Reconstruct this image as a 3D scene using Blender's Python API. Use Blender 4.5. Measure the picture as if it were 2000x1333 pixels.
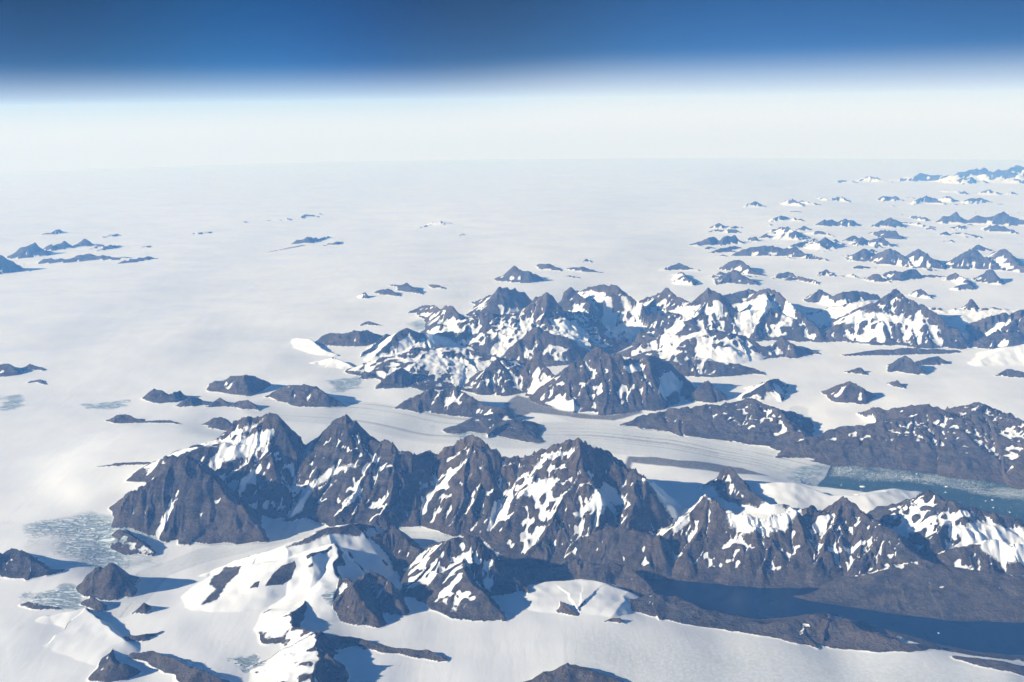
# Greenland coast from a cruising aircraft: ice sheet, nunataks, alpine ranges, a tidewater glacier and two fjords.
# Units are metres. x = right, y = away from the viewer, z = up; sea level drops with the earth's curvature.
import bpy, math, time
import numpy as np

T0 = time.time()
scene = bpy.context.scene
for o in list(bpy.data.objects):
    bpy.data.objects.remove(o)

# ------------------------------------------------------------------ camera
W, H, FPX = 2000.0, 1333.0, 1921.0
CAM_Z, PITCH, ROLL = 10700.0, math.radians(13.6), math.radians(-0.85)
cam_data = bpy.data.cameras.new('camera')
cam = bpy.data.objects.new('camera', cam_data)
scene.collection.objects.link(cam)
scene.camera = cam
cam_data.sensor_width = 36.0
cam_data.lens = 36.0 * FPX / W
cam_data.clip_start, cam_data.clip_end = 10.0, 2.0e6
import mathutils
CAM_M = mathutils.Matrix.Rotation(math.pi / 2 - PITCH, 3, 'X') @ mathutils.Matrix.Rotation(ROLL, 3, 'Z')
cam.matrix_world = mathutils.Matrix.Translation((0, 0, CAM_Z)) @ CAM_M.to_4x4()

# ------------------------------------------------------------------ sky, sun, exposure
SUN_AZ, SUN_EL = math.radians(-106.0), math.radians(22.0)      # azimuth from +y, clockwise; the sun stands to the left, a little behind
world = bpy.data.worlds.new('World')
scene.world = world
world.use_nodes = True
wn, wl = world.node_tree.nodes, world.node_tree.links
wn.clear()
w_out = wn.new('ShaderNodeOutputWorld')
w_bg = wn.new('ShaderNodeBackground')
w_sky = wn.new('ShaderNodeTexSky')
w_sky.sky_type = 'NISHITA'
w_sky.sun_disc = False
w_sky.sun_elevation = SUN_EL
w_sky.sun_rotation = SUN_AZ % (2 * math.pi)
w_sky.altitude = 10000.0
w_sky.air_density, w_sky.dust_density, w_sky.ozone_density = 1.0, 0.6, 2.0
w_bg.inputs['Strength'].default_value = 0.072
wl.new(w_bg.outputs[0], w_out.inputs[0])


def wnode(t, **kw):
    nd = wn.new(t)
    for k, v in kw.items():
        setattr(nd, k, v)
    return nd


def wmath(op, a, b_=0.0):
    nd = wnode('ShaderNodeMath', operation=op)
    for s_, v in zip(nd.inputs, (a, b_)):
        if isinstance(v, bpy.types.NodeSocket):
            wl.new(v, s_)
        else:
            s_.default_value = v
    return nd.outputs[0]


def wmix(f, a, b_, blend='MIX'):
    nd = wnode('ShaderNodeMix', data_type='RGBA', blend_type=blend)
    for s_, v in ((nd.inputs[0], f), (nd.inputs[6], a), (nd.inputs[7], b_)):
        if isinstance(v, bpy.types.NodeSocket):
            wl.new(v, s_)
        else:
            s_.default_value = v
    return nd.outputs[2]


def wsmooth(v, a, b_):
    nd = wnode('ShaderNodeMapRange', interpolation_type='SMOOTHSTEP')
    wl.new(v, nd.inputs[0])
    nd.inputs[1].default_value, nd.inputs[2].default_value = a, b_
    return nd.outputs[0]


w_xyz = wnode('ShaderNodeSeparateXYZ')
wl.new(wnode('ShaderNodeTexCoord').outputs['Generated'], w_xyz.inputs[0])
elev_deg = wmath('MULTIPLY', wmath('ARCSINE', w_xyz.outputs[2]), 57.2958)
# thin dry air at height: deep blue above, a white band of haze over the ice all round the horizon
sky_up = wmix(1.0, w_sky.outputs[0], (0.17, 0.34, 0.48, 1), 'MULTIPLY')
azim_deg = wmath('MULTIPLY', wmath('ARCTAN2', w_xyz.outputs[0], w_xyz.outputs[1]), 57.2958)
ramp = wnode('ShaderNodeValToRGB')                   # muted side-to-side tint of the aircraft window, painted into the sky colour
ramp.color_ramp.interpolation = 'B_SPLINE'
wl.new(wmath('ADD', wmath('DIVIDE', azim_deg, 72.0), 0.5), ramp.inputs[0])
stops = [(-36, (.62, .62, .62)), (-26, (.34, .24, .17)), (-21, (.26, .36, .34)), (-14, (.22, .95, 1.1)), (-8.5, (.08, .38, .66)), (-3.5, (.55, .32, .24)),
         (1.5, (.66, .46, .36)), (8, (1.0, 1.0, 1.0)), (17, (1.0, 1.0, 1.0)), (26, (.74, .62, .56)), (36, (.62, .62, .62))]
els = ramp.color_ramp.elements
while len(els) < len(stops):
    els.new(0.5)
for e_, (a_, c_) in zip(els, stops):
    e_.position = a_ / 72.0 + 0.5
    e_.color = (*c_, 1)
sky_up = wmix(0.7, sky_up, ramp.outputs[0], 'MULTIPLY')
haze_band = wmath('SUBTRACT', 1.0, wsmooth(wmath('ADD', elev_deg, wmath('MULTIPLY', wmath('SUBTRACT', 1.0, wsmooth(azim_deg, -6.0, 7.0)), 0.5)), -1.2, 3.0))
haze_white = wmix(wsmooth(elev_deg, -2.4, 0.2), (6.4, 6.5, 6.9, 1), (7.5, 7.8, 8.1, 1))
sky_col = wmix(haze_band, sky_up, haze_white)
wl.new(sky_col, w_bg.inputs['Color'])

sun_data = bpy.data.lights.new('sun', 'SUN')
sun = bpy.data.objects.new('sun', sun_data)
scene.collection.objects.link(sun)
sun_data.energy = 4.6
sun_data.angle = math.radians(0.53)
sun_data.color = (1.0, 0.99, 0.97)
to_sun = mathutils.Vector((math.sin(SUN_AZ) * math.cos(SUN_EL), math.cos(SUN_AZ) * math.cos(SUN_EL), math.sin(SUN_EL)))
sun.rotation_euler = to_sun.to_track_quat('Z', 'Y').to_euler()
sun.location = (-20000, -8000, 14000)

vs = scene.view_settings
vs.view_transform = 'Standard'
vs.look = 'None'
vs.exposure = 0.7
vs.gamma = 1.0
vs.use_curve_mapping = False
cy = scene.cycles
cy.max_bounces = 6
cy.diffuse_bounces = 2
cy.glossy_bounces = 2
cy.volume_bounces = 1
cy.use_denoising = True

# ------------------------------------------------------------------ noise
f32 = np.float32
RE = 7.0e6                                       # effective earth radius (with refraction)


def _h(ix, iy, seed):
    n = ix.astype(np.uint32) * np.uint32(374761393) + iy.astype(np.uint32) * np.uint32(668265263) + np.uint32((seed * 2246822519) & 0xffffffff)
    n = (n ^ (n >> np.uint32(13))) * np.uint32(1274126177)
    n = (n ^ (n >> np.uint32(15))) * np.uint32(2654435761)
    return n ^ (n >> np.uint32(16))


def noise(x, y, seed=0):
    """Gradient noise, about -1..1."""
    ix, iy = np.floor(x), np.floor(y)
    fx, fy = (x - ix).astype(f32), (y - iy).astype(f32)
    ix, iy = ix.astype(np.int32), iy.astype(np.int32)
    u = fx * fx * fx * (fx * (fx * 6 - 15) + 10)
    v = fy * fy * fy * (fy * (fy * 6 - 15) + 10)

    def g(dx, dy):
        a = _h(ix + dx, iy + dy, seed).astype(f32) * f32(2 * math.pi / 4294967296.0)
        return np.cos(a) * (fx - dx) + np.sin(a) * (fy - dy)
    a, b, c, d = g(0, 0), g(1, 0), g(0, 1), g(1, 1)
    return (1.5 * (a + (b - a) * u + (c - a) * v + (a - b - c + d) * u * v)).astype(f32)


def fbm(x, y, octs, seed=0, gain=0.5):
    s, a = 0, 1.0
    for k in range(octs):
        s = s + a * noise(x * 2.0 ** k, y * 2.0 ** k, seed + 17 * k)
        a *= gain
    return s


def smooth(a, b, x):
    t = np.clip((x - a) / (b - a), 0, 1)
    return t * t * (3 - 2 * t)


# ------------------------------------------------------------------ places in the photograph -> places on the ground
RM = np.array([list(r) for r in CAM_M])


def ray(px, py):
    d = RM @ np.array([(px - W / 2) / FPX, -(py - H / 2) / FPX, -1.0])
    return d / np.hypot(d[0], d[1])              # unit horizontal length: parameter = ground distance


def hit_level(px, py, e):
    """Ground point seen at a pixel on a surface of elevation e above the curved sea level."""
    d = ray(px, py)
    # CAM_Z + d.z r = e - r^2/2R   ->   r^2/2R + d.z r + (CAM_Z - e) = 0
    a, b, c = 0.5 / RE, d[2], CAM_Z - e
    q = b * b - 4 * a * c
    r = (-b - math.sqrt(q)) / (2 * a) if q > 0 and b < 0 else 230000.0
    return d[0] * r, d[1] * r, r


# elevations of the ice, valley floors and water (pixel x, pixel y, elevation)
LEVELS = '''
1020,1105,0 1120,1120,0 1300,1130,0 1500,1170,0 1700,1192,0 1900,1235,0 2050,1255,0 1580,1155,0 1850,1200,10 2000,1205,10
1640,930,0 1720,930,0 1800,945,0 1960,960,0 2060,985,0 1570,925,60 1450,885,150 1300,848,240 1150,840,320 1050,828,370 900,850,480
700,800,650 600,800,740 480,830,820 1030,770,430 1250,780,450 1190,682,420 1100,700,500 300,800,950 100,850,1000 0,950,950
200,940,1120 290,930,1230 350,900,1230 240,900,1180 330,870,1180 400,880,1150 100,1000,960 60,1050,880 150,1060,760 260,1000,900 230,1098,560 330,1085,520 450,1080,480 600,1060,430
720,1050,390 830,1050,340 920,1070,250 560,1010,520 500,960,600 620,1020,450 100,1150,780 20,1130,800 250,1190,680 350,1140,580
0,1260,860 150,1340,860 330,1260,760 420,1220,720 480,1210,720 550,1250,700 560,1330,680 380,1330,800 900,1235,440 760,1225,500 1100,1265,420 1000,1225,420
1300,1280,380 1500,1290,330 1800,1310,300 1950,1330,280 850,1320,480 700,1300,560 650,1380,600 1150,1220,400
500,700,1080 300,660,1250 0,650,1350 600,600,1250 100,560,1500 800,570,1300 1000,560,1200 300,480,1700 700,480,1600 1100,480,1500
0,440,1900 500,400,2000 1000,400,2000 1500,410,1700 1900,400,1400 -300,440,1900 -300,800,1100 500,350,2200 1200,350,2100 1900,352,1500
2300,360,1300 2300,500,900 2300,800,500 2300,1100,200
1230,640,600 1350,720,480 1440,690,600 1560,720,480 1660,710,480 1780,730,470 1900,700,450 1990,690,420 1560,560,850 1700,600,800 1900,625,700
1450,545,1000 1300,560,1000 1700,545,900 1950,540,900 1600,490,1200 1850,480,1100 1650,770,440 1800,775,520 1950,770,560 1560,850,160
1520,860,140 1450,760,450 1660,820,330 1800,860,150 1200,900,280 1330,930,420 1280,960,450 1300,1080,60 1200,1095,30 1500,960,420 1650,960,260
1800,1100,200 1250,1120,10 1400,1140,10 1500,1146,10 1560,1140,20 1060,900,420 600,740,960 700,720,880 650,690,980 780,640,1100
'''
_L = [tuple(map(float, t.split(','))) for t in LEVELS.split()]
_P = np.array([hit_level(*t)[:2] for t in _L])
_E = np.array([t[2] for t in _L])
_CA, _CR = np.arctan2(_P[:, 0], _P[:, 1]), np.log(np.hypot(_P[:, 0], _P[:, 1]))


def base_level(x, y):
    """Smooth valley-floor and ice elevation (above curved sea level) at ground points."""
    x, y = np.atleast_1d(np.asarray(x, float)), np.atleast_1d(np.asarray(y, float))
    a, r = np.arctan2(x, y), np.log(np.hypot(x, y))
    num, den = np.zeros(x.shape), np.zeros(x.shape)
    for k in range(len(_E)):
        w = 1.0 / ((a - _CA[k]) ** 2 + 0.6 * (r - _CR[k]) ** 2 + 0.0004) ** 2
        num += w * _E[k]
        den += w
    return num / den


def hit_base(px, py):
    e = 600.0
    for _ in range(12):
        x, y, r = hit_level(px, py, e)
        e = 0.5 * e + 0.5 * float(base_level(x, y)[0])
    return x, y, r, e


# ------------------------------------------------------------------ the terrain grid: a fan that gets coarser with distance
az_in = np.radians(np.linspace(-30, 30, 1051))
az_m = np.radians(30 + 16 * (np.arange(1, 36) / 35.0) ** 1.3)
AZ = np.concatenate([-az_m[::-1], az_in, az_m])
rs = [9000.0]
while rs[-1] < 238000:
    r = rs[-1]
    if r < 13500:
        k = 0.004
    elif r < 40000:
        k = 0.00163
    elif r < 90000:
        k = 0.00172 + (r - 40000) / 50000 * 0.0043
    else:
        k = 0.0060
    rs.append(r * (1 + k))
R = np.array(rs)
NR, NC = len(R), len(AZ)
X = (R[:, None] * np.sin(AZ)[None]).astype(np.float64)
Y = (R[:, None] * np.cos(AZ)[None]).astype(np.float64)
RR = np.repeat(R[:, None], NC, 1)
CURV = RR ** 2 / (2 * RE)
print('grid', NR, NC, NR * NC)

# base level on a coarse subset, then interpolated
ri = np.unique(np.concatenate([np.arange(0, NR, 12), [NR - 1]]))
ci = np.unique(np.concatenate([np.arange(0, NC, 12), [NC - 1]]))
bc = base_level(X[np.ix_(ri, ci)].ravel(), Y[np.ix_(ri, ci)].ravel()).reshape(len(ri), len(ci))
tmp = np.empty((len(ri), NC))
for k in range(len(ri)):
    tmp[k] = np.interp(np.arange(NC), ci, bc[k])
wr = np.interp(np.arange(NR), ri, np.arange(len(ri)))
i0 = np.minimum(wr.astype(int), len(ri) - 2)
fr = (wr - i0)[:, None]
BASE = tmp[i0] * (1 - fr) + tmp[i0 + 1] * fr
def blur(A, k):
    """Box mean over a (2k+1)-cell window."""
    for ax in (0, 1):
        P = np.concatenate([np.repeat(A.take([0], ax), k + 1, ax), A, np.repeat(A.take([-1], ax), k, ax)], ax)
        C = np.cumsum(P, ax, dtype=np.float64)
        n_ = A.shape[ax]
        A = (C.take(np.arange(2 * k + 1, 2 * k + 1 + n_), ax) - C.take(np.arange(n_), ax)) / (2 * k + 1)
    return A


BASE = np.maximum(blur(blur(BASE, 9), 9), 6.0)
del tmp

# wandering of every outline and crest: position noise at several sizes
xf, yf = X.astype(f32), Y.astype(f32)
far = smooth(45000, 110000, RR).astype(f32)
wx = 110 * noise(xf / 900, yf / 900, 1) + 45 * noise(xf / 300, yf / 300, 2) + far * 420 * noise(xf / 3600, yf / 3600, 3)
wy = 110 * noise(xf / 900, yf / 900, 4) + 45 * noise(xf / 300, yf / 300, 5) + far * 600 * noise(xf / 3600, yf / 3600, 6)
XW, YW = X + wx, Y + wy

# ------------------------------------------------------------------ survey of the place
# Mountains: label | front slope | left-flank slope | snow (0 bare .. 1 white) | profile (0 = dome) :: crest lines.
# Each crest point is where it is seen: x, y of the crest and the row of its foot below it (or hNNN = height in metres).
MOUNTAINS = '''
bent rocky crescent ridge around a snow bowl at the bottom left|34|30|0.25|1.1:: 250,1282,1288 257,1277,1290 300,1275,1300 337,1287,1320 387,1307,1342 420,1320,1342 437,1330,1340
dark triangular crag left of the snow bowl at the bottom|40|34|0.2|1.1:: 225,1262,1266 212,1290,1335 235,1297,1330 262,1309,1318
small black rock step crossing the snow crest at lower left|40|30|0.3|1.1:: 230,1252,1257 248,1240,1254 285,1239,1254 305,1236,1243 320,1232,1236
white snow roof with a thin rocky crest at lower left|9|8|0.93|1.0|46:: 105,1206,h40 135,1196,h110 165,1188,h160 200,1214,h170 235,1250,h120
small black tooth above the white snow roof|40|36|0.1|1.0:: 165,1172,1186 182,1168,1192 200,1180,1195
dark pyramid casting a two-pronged shadow on the glacier at lower left|40|36|0.12|1.1:: 158,1142,1152 188,1116,1172 220,1100,1178 240,1120,1174 263,1146,1160
small dark cone beside the two-pronged shadow|42|30|0.4|1.2:: 255,1196,1200 265,1189,1201 277,1178,1202 283,1197,1202
dark sloping crag at the left edge below the icefall|34|30|0.25|1.1:: -40,1092,1128 0,1083,1130 25,1067,1132 60,1088,1132 95,1108,1126 130,1113,1117
rock buttress in the middle of the icefall|34|24|0.55|1.1:: 240,1040,1068 258,1052,1082 276,1062,1087 297,1080,1089
low dark outcrop above the small crevasse field at the left edge|30|25|0.5|1.1:: 55,1175,1186 70,1180,1192 110,1190,1196
large snow-roofed mountain with a dark cliff on its right side|24|15|0.9|1.0:: 405,1118,1128 450,1092,1140 500,1072,1150 560,1050,1160 640,1022,1165 690,1013,1150 725,1025,1110 765,1042,1100 ; 560,1080,1185 610,1070,1195 660,1060,1180 ; 660,1062,h760 664,1085,h620 656,1110,h500 662,1132,h420 690,1150,h360
steep brown headwall behind the shadowed cirque|48|30|0.14|1.0:: 668,1062,1105 720,1047,1112 745,1042,1112 770,1028,1112 790,1048,1114 822,1082,1122 834,1096,1120
shadowed rock wall below the snow-roofed mountain|40|42|0.16|1.05:: 655,1125,1150 665,1130,1190 690,1140,1224 712,1165,1232 735,1195,1230 ; 690,1138,1210 720,1120,1190 745,1130,1195 765,1145,1200 790,1180,1206
pointed mountain with white left shoulder between valley glacier and snowfield|40|30|0.34|1.1:: 818,1078,1105 850,1060,1140 885,1042,1175 925,1030,1185 945,1045,1180 965,1065,1175 1000,1090,1165 1032,1112,1140 ; 895,1045,1150 903,1090,1185 915,1125,1205 935,1150,1214 965,1180,1217 990,1200,1216
white snow apron below the fluted cliffs|10|10|0.97|1.0:: 1000,1150,1195 1045,1128,1212 1080,1114,1218 1130,1104,1220 1180,1112,1220 1225,1134,1214 1255,1160,1200
fluted brown cliffs above the head of the blue fjord|44|30|0.12|1.0:: 1030,1125,1145 1080,1106,1150 1135,1089,1150 1155,1100,1152 1185,1101,1155 1215,1101,1155 1245,1118,1165 1272,1143,1175 ; 1135,1089,1145 1115,1115,1150 1092,1137,1146
low brown knob left of the fluted cliffs|40|30|0.35|1.1:: 965,1150,1165 985,1132,1175 1005,1125,1172 1025,1148,1175
small rock island on the snow apron below the fluted cliffs|38|36|0.2|1.1:: 1086,1172,1178 1105,1176,1200 1130,1196,1204
tiny rock bump at the edge of the bottom snowfield|34|30|0.2|1.1:: 1180,1213,1215 1192,1206,1215 1207,1203,1216 1218,1212,1215
long low brown ridge between blue fjord and bottom snowfield|17|17|0.10|0.9:: 1222,1165,1195 1275,1142,1212 1320,1156,1216 1370,1176,1226 1430,1195,1234 1490,1204,1242 1535,1195,1256 1580,1183,1266 1625,1190,1272 1665,1214,1277 1720,1234,1276 1770,1248,1273 1845,1260,1268
low brown bank at the bottom right corner|17|17|0.15|0.9:: 1870,1280,1292 1920,1283,1305 1980,1290,1315 2060,1300,1325
dark domed rock at the bottom edge|34|34|0.2|0:: 1022,1335,1345 1060,1313,1348 1110,1301,1350 1160,1312,1350 1225,1334,1345
black escarpment beside the blue shadow bowl|44|14|0.5|1.05:: 600,1170,h160 580,1186,h190 573,1205,h200 575,1224,h180 612,1233,h260 624,1255,h330 622,1285,h330 608,1340,h340
tapering dark ridge running right into the bottom snowfield|32|30|0.18|1.05:: 625,1232,1285 660,1246,1275 700,1248,1268 735,1256,1272 780,1266,1280 830,1270,1291 858,1280,1294 875,1291,1295 ; 615,1285,1340 640,1282,1350 662,1320,1350
dark purple buttress mountain above the valley glacier on the left|46|36|0.16|1.05:: 243,975,1000 270,962,1030 300,955,1048 325,945,1060 345,910,1060 368,905,1063 395,925,1064 440,962,1066 480,1008,1066 515,1040,1060 ; 372,935,1064 345,985,1062 335,1035,1066
brown pyramid peak with a white left shoulder|44|24|0.36|1.05:: 395,892,905 430,866,945 470,838,975 500,821,995 522,814,1004 545,826,1004 565,850,1000 585,880,985 600,892,970 ; 525,840,1004 528,885,1008 545,935,1012 560,985,1012 ; 392,902,915 430,900,945 470,890,968
twin-topped brown mountain in the second row|42|40|0.15|1.05:: 598,885,898 620,868,935 645,842,990 667,819,1022 680,834,1027 693,832,1032 710,855,1034 722,862,1030 750,862,1034 775,880,1038 800,888,1036 818,896,1030 ; 655,865,1020 635,905,1016 605,955,1016 568,1002,1020 ; 740,870,1034 718,920,1032 690,968,1032 655,1010,1034 ; 775,885,1040 770,930,1040 757,980,1042 738,1020,1042
brown peak with a tiny rock tower on its summit|41|38|0.18|1.05:: 812,896,1012 860,892,1020 900,872,1035 926,853,1052 945,870,1054 975,890,1062 1000,905,1066 1018,913,1062 ; 926,868,1052 912,920,1052 905,968,1052 890,1012,1052 ; 940,882,1056 960,938,1062 952,1000,1062
broad brown mountain with a snow-edged crest and bright cirque snow|40|30|0.27|1.05:: 1008,912,1062 1050,893,1085 1085,880,1102 1132,871,1115 1148,884,1112 1175,886,1100 1195,905,1095 1228,930,1090 ; 1134,885,1112 1138,928,1112 1110,960,1112 1085,1005,1112 1060,1050,1112 1030,1082,1110 ; 1140,930,1112 1175,985,1114 1168,1045,1116 1150,1092,1118
small rock tooth behind the broad brown mountain|42|40|0.1|1.1:: 1066,888,894 1085,868,893 1102,882,890
steep dark pyramid beside the two blue shadows on the snow col|44|40|0.12|1.0:: 1192,948,1000 1213,930,1060 1243,926,1092 1262,950,1092 1285,984,1085 1308,1012,1075 ; 1243,935,1092 1232,985,1100 1225,1040,1108 1235,1090,1114 ; 1120,1060,1112 1180,1030,1120 1240,1035,1128 1290,1055,1132
rocky tooth with dark crest at the snow col above the glacier tongue|42|40|0.3|1.05:: 1392,938,962 1408,920,975 1422,914,980 1445,935,985 1468,962,992
brown mountain dropping to the blue fjord with snow on its upper right|38|38|0.20|1.05:: 1308,1032,1122 1345,1002,1130 1382,977,1136 1410,995,1140 1440,1012,1144 1500,1010,1146 1560,1002,1146 ; 1385,985,1138 1370,1030,1138 1340,1080,1136 ; 1470,1030,1146 1500,1060,1148 1490,1110,1150
row of rock teeth above a bright snow apron|42|38|0.4|1.1:: 1445,950,985 1472,962,998 1500,985,1005 1530,985,1006 1560,1000,1012
dark mountain with a long shadowed right wall above the fjord|34|36|0.16|1.0:: 1555,1002,1120 1580,994,1140 1612,1006,1142 1650,984,1146 1690,1005,1150 1720,1032,1152 1760,1066,1155 1795,1096,1158 1840,1118,1160 ; 1640,995,1146 1625,1040,1148 1600,1090,1150 ; 1730,1045,1150 1700,1075,1152 1680,1110,1156
smooth brown slope running down to the point in the blue fjord|12|12|0.04|0.9:: 1560,1164,1170 1640,1141,1186 1720,1118,1198 1800,1108,1208 1880,1118,1212 2000,1128,1215 2100,1138,1220
brown mountain with snow bands between the two fjords at right|32|28|0.26|1.0:: 1786,975,1050 1814,956,1090 1850,975,1105 1880,985,1110 1920,998,1105 1960,1012,1100 2000,1018,1100 2080,1030,1100 ; 1872,992,1100 1852,1020,1108 1838,1050,1115 ; 1880,1078,1140 1950,1062,1150 2050,1070,1160
smooth white snow saddle above the icy fjord|15|15|1.0|1.0:: 1470,945,985 1555,944,1000 1620,966,1002 1690,968,1012 1760,953,1005 1795,956,995
~reddish rock knot at the left end of a broken chain on the ice|38|36|0.1|1.0:: 287,772,780 305,760,786 322,765,790 337,770,788 355,764,781 367,776,782
~low dark link second in the broken rock chain|38|34|0.15|1.0:: 340,792,795 372,776,795 385,775,792 400,787,793 410,790,794
~small dark wedge third in the broken rock chain|40|36|0.1|1.0:: 403,795,797 432,777,796 446,788,796
~dark wedge at the right end of the broken rock chain|40|36|0.2|1.0:: 450,789,796 465,783,798 482,780,801 495,790,801 510,801,803
~rugged grey knoll with a snow gully above the rock chain|40|38|0.12|0.9:: 412,748,752 425,744,768 445,738,771 470,735,774 486,734,775 505,740,766 526,748,752
~smooth whaleback rock with white crest and blue shadow|36|28|0.06|0:: 520,774,779 545,760,786 575,756,791 610,757,796 640,770,798 672,793,798
~flat dark double hump low on the ice at left|30|28|0.1|0.9:: 216,820,826 230,812,830 250,811,829 285,822,827 310,820,828 330,820,828 355,828,830
~round dark hump just left of the brown pyramid peak|34|30|0.1|0:: 397,828,832 420,816,838 436,819,843 464,843,846
~thin broken rock band along the snow rim at left|34|25|0.2|1.0:: 195,909,912 225,905,912 280,902,909 302,902,906
~dark hills cut by the left edge halfway down|30|28|0.2|1.0:: -25,720,738 10,712,738 30,717,736 45,718,726 60,711,724 86,722,726
~thin dark sliver below the left edge hills|30|28|0.2|1.0:: 60,745,749 80,742,748 92,750,752
grey ribbed wall rising from the edge of the ice sheet|50|34|0.12|1.0:: 613,670,674 635,655,676 665,652,678 700,648,680 715,645,676 735,651,668 750,656,660
slanting dark rib right of the grey ribbed wall|42|34|0.25|1.0:: 704,696,698 735,668,684 758,652,668 776,656,662
white ice dome broken by blue shadow cliffs|30|16|0.8|1.0:: 580,660,664 605,664,680 630,680,692 658,692,697 ; 622,705,712 650,700,717 680,710,722 692,718,722
snow-backed ridge with dark crest in the middle distance|34|24|0.6|1.0:: 735,692,708 770,660,705 795,643,700 815,650,694 850,655,690 880,650,680 910,660,680
rounded brown block below the snow-backed ridge|40|36|0.16|0.9:: 768,702,713 795,682,714 826,668,714 850,690,706 858,702,704 ; 730,712,722 745,703,722 765,697,716
brown pyramid at the edge of the ice sheet in the middle distance|40|36|0.22|1.0:: 798,610,613 820,600,613 845,594,622 862,605,635 881,597,652 898,618,662 915,640,664 932,652,670 ; 845,632,655 862,634,662 905,657,668
fluted brown butte above the crevassed glacier|44|40|0.2|1.0:: 738,756,760 752,740,762 768,728,763 790,718,763 806,738,757
~small dark pair of humps left of the fluted butte|38|36|0.15|1.0:: 704,736,740 714,726,741 723,728,742 729,736,741
brown ridge with white hollows right of the fluted butte|38|34|0.4|1.0:: 730,725,731 780,708,728 815,705,722 850,706,735 885,700,742 905,698,748 930,718,752 955,750,768 ; 806,735,746 825,728,747 842,731,742
speckled brown mountain on the far bank of the ice stream|32|32|0.24|1.0:: 780,792,800 820,771,808 846,760,810 860,770,812 885,757,814 912,770,818 950,790,824 990,800,832
smooth low grey hummock in the bend of the glacier|13|13|0.14|0:: 896,832,850 930,815,858 970,808,866 1010,820,867 1048,858,867
huge dark pyramid with layered walls above the glacier bend|42|36|0.20|1.0:: 1056,782,790 1085,745,798 1110,715,808 1140,700,812 1166,684,814 1190,695,814 1215,700,810 1262,697,800 1290,700,792 1320,720,782 1348,748,776 ; 1166,690,814 1172,730,814 1186,768,814 1180,800,815 ; 1262,698,806 1268,728,806 1282,762,802
dark horns in a snowy hollow left of the huge pyramid|36|32|0.30|1.0:: 930,735,765 950,722,774 968,704,778 985,716,776 1010,722,772 1038,704,774 1060,712,778 1085,738,784
grey slopes round the small lake of the middle range|28|26|0.14|1.0:: 1160,664,680 1195,650,674 1225,640,672 1255,648,676 1285,664,690 ; 1245,690,704 1275,684,706 1310,688,708
small rounded peak at the right foot of the huge pyramid|38|34|0.2|1.0:: 1352,772,786 1385,747,791 1418,771,783
dark serrated ridge behind the right shoulder of the huge pyramid|36|32|0.3|1.0:: 1305,706,735 1330,712,738 1355,698,739 1390,705,739 1440,712,736 1470,720,733 1497,731,734
long low grey hills on the far bank of the glacier tongue|17|17|0.04|0.95:: 1213,829,833 1260,815,843 1320,800,852 1390,795,862 1440,790,870 1470,783,876 1500,792,884 1538,828,892 1555,846,890
long dark hills above the icy fjord at right|19|18|0.02|0.95:: 1522,890,896 1580,860,905 1650,845,914 1720,835,918 1780,825,925 1800,805,930 1850,815,936 1880,830,940 1920,802,946 1960,820,952 2000,832,958 2090,850,965
~sharp triangular nunatak on the smooth right-hand icefield|36|34|0.15|1.0:: 1741,721,729 1768,696,731 1786,706,734 1808,726,733
~ragged low rocks beside the sharp triangular nunatak|30|28|0.45|1.0:: 1788,707,716 1815,700,716 1832,696,713 1857,708,712
~clump of dark knobs on the right-hand icefield|38|34|0.3|1.0:: 1609,762,767 1635,752,780 1658,749,790 1680,758,791 1706,771,778
~small dark fin left of the sharp triangular nunatak|38|34|0.1|1.0:: 1647,726,728 1665,720,729 1682,718,731 1695,732,734
~small dark wedge above the clump of knobs|36|34|0.1|1.0:: 1732,746,751 1748,742,755 1771,759,760
~pale rock hump at the right edge of the icefield|28|24|0.4|1.0:: 1948,731,736 1970,720,739 2000,727,739 2040,730,738
white rounded snow hill at the right edge|20|18|0.95|1.0:: 1915,702,716 1970,676,718 2010,670,720 2080,675,720
snowy shoulder with a dark spine above the grey hills|30|26|0.55|1.0:: 1448,774,782 1475,758,786 1500,746,788 1522,739,765
broken upland of rock and snow under the left end of the middle range|22|22|0.22|1.0:: 905,640,680 940,622,702 1000,612,714 1080,606,712 1150,612,690 1205,618,672
dark rock rampart along the foot of the middle range|30|28|0.14|1.0:: 1185,612,668 1240,622,670 1300,612,670 1350,620,674 1420,612,670 1500,605,669 1565,628,671
rolling upland of snow and low rock at the edge of the ice sheet|15|16|0.24|1.0:: 712,712,735 750,700,752 800,690,764 860,684,766 920,690,768 970,700,772
snowy upland behind the massive dark mountain|16|14|0.42|1.0:: 1600,612,640 1660,598,655 1720,592,650 1800,600,640 1880,606,645 1960,606,650 2050,606,650
dark jagged peak leading the middle range on the left|42|34|0.26|1.0:: 917,589,591 945,585,602 965,578,628 980,567,642 1000,572,642 1025,577,632 1037,590,620
blocky grey peak with small snowfields in the middle range|42|38|0.22|1.0:: 1035,597,680 1050,580,695 1070,575,698 1085,590,696 1100,606,685 ; 1050,590,690 1025,620,690 1000,660,690
long spurred front of the middle range|38|36|0.22|1.0:: 982,692,706 1015,665,714 1045,640,717 1075,655,717 1110,660,714 1140,680,706 1165,692,700
dark horn in the centre of the middle range|42|38|0.2|1.0:: 1096,592,655 1115,566,668 1130,574,670 1142,590,672 1168,604,675
white-faced summit ridge of the middle range|38|34|0.55|1.0:: 1128,573,640 1168,560,660 1185,565,665 1203,561,668 1220,575,668 1250,595,665 1272,606,655
grey cone beside the white-faced ridge|38|36|0.25|1.0:: 1256,588,620 1275,582,622 1305,567,650 1322,580,655 1348,590,660
peak with a dark blue right wall in the middle range|38|36|0.3|1.0:: 1345,592,660 1385,564,668 1402,572,668 1414,578,662 ; 1385,568,665 1372,605,668 1360,640,670
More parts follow.
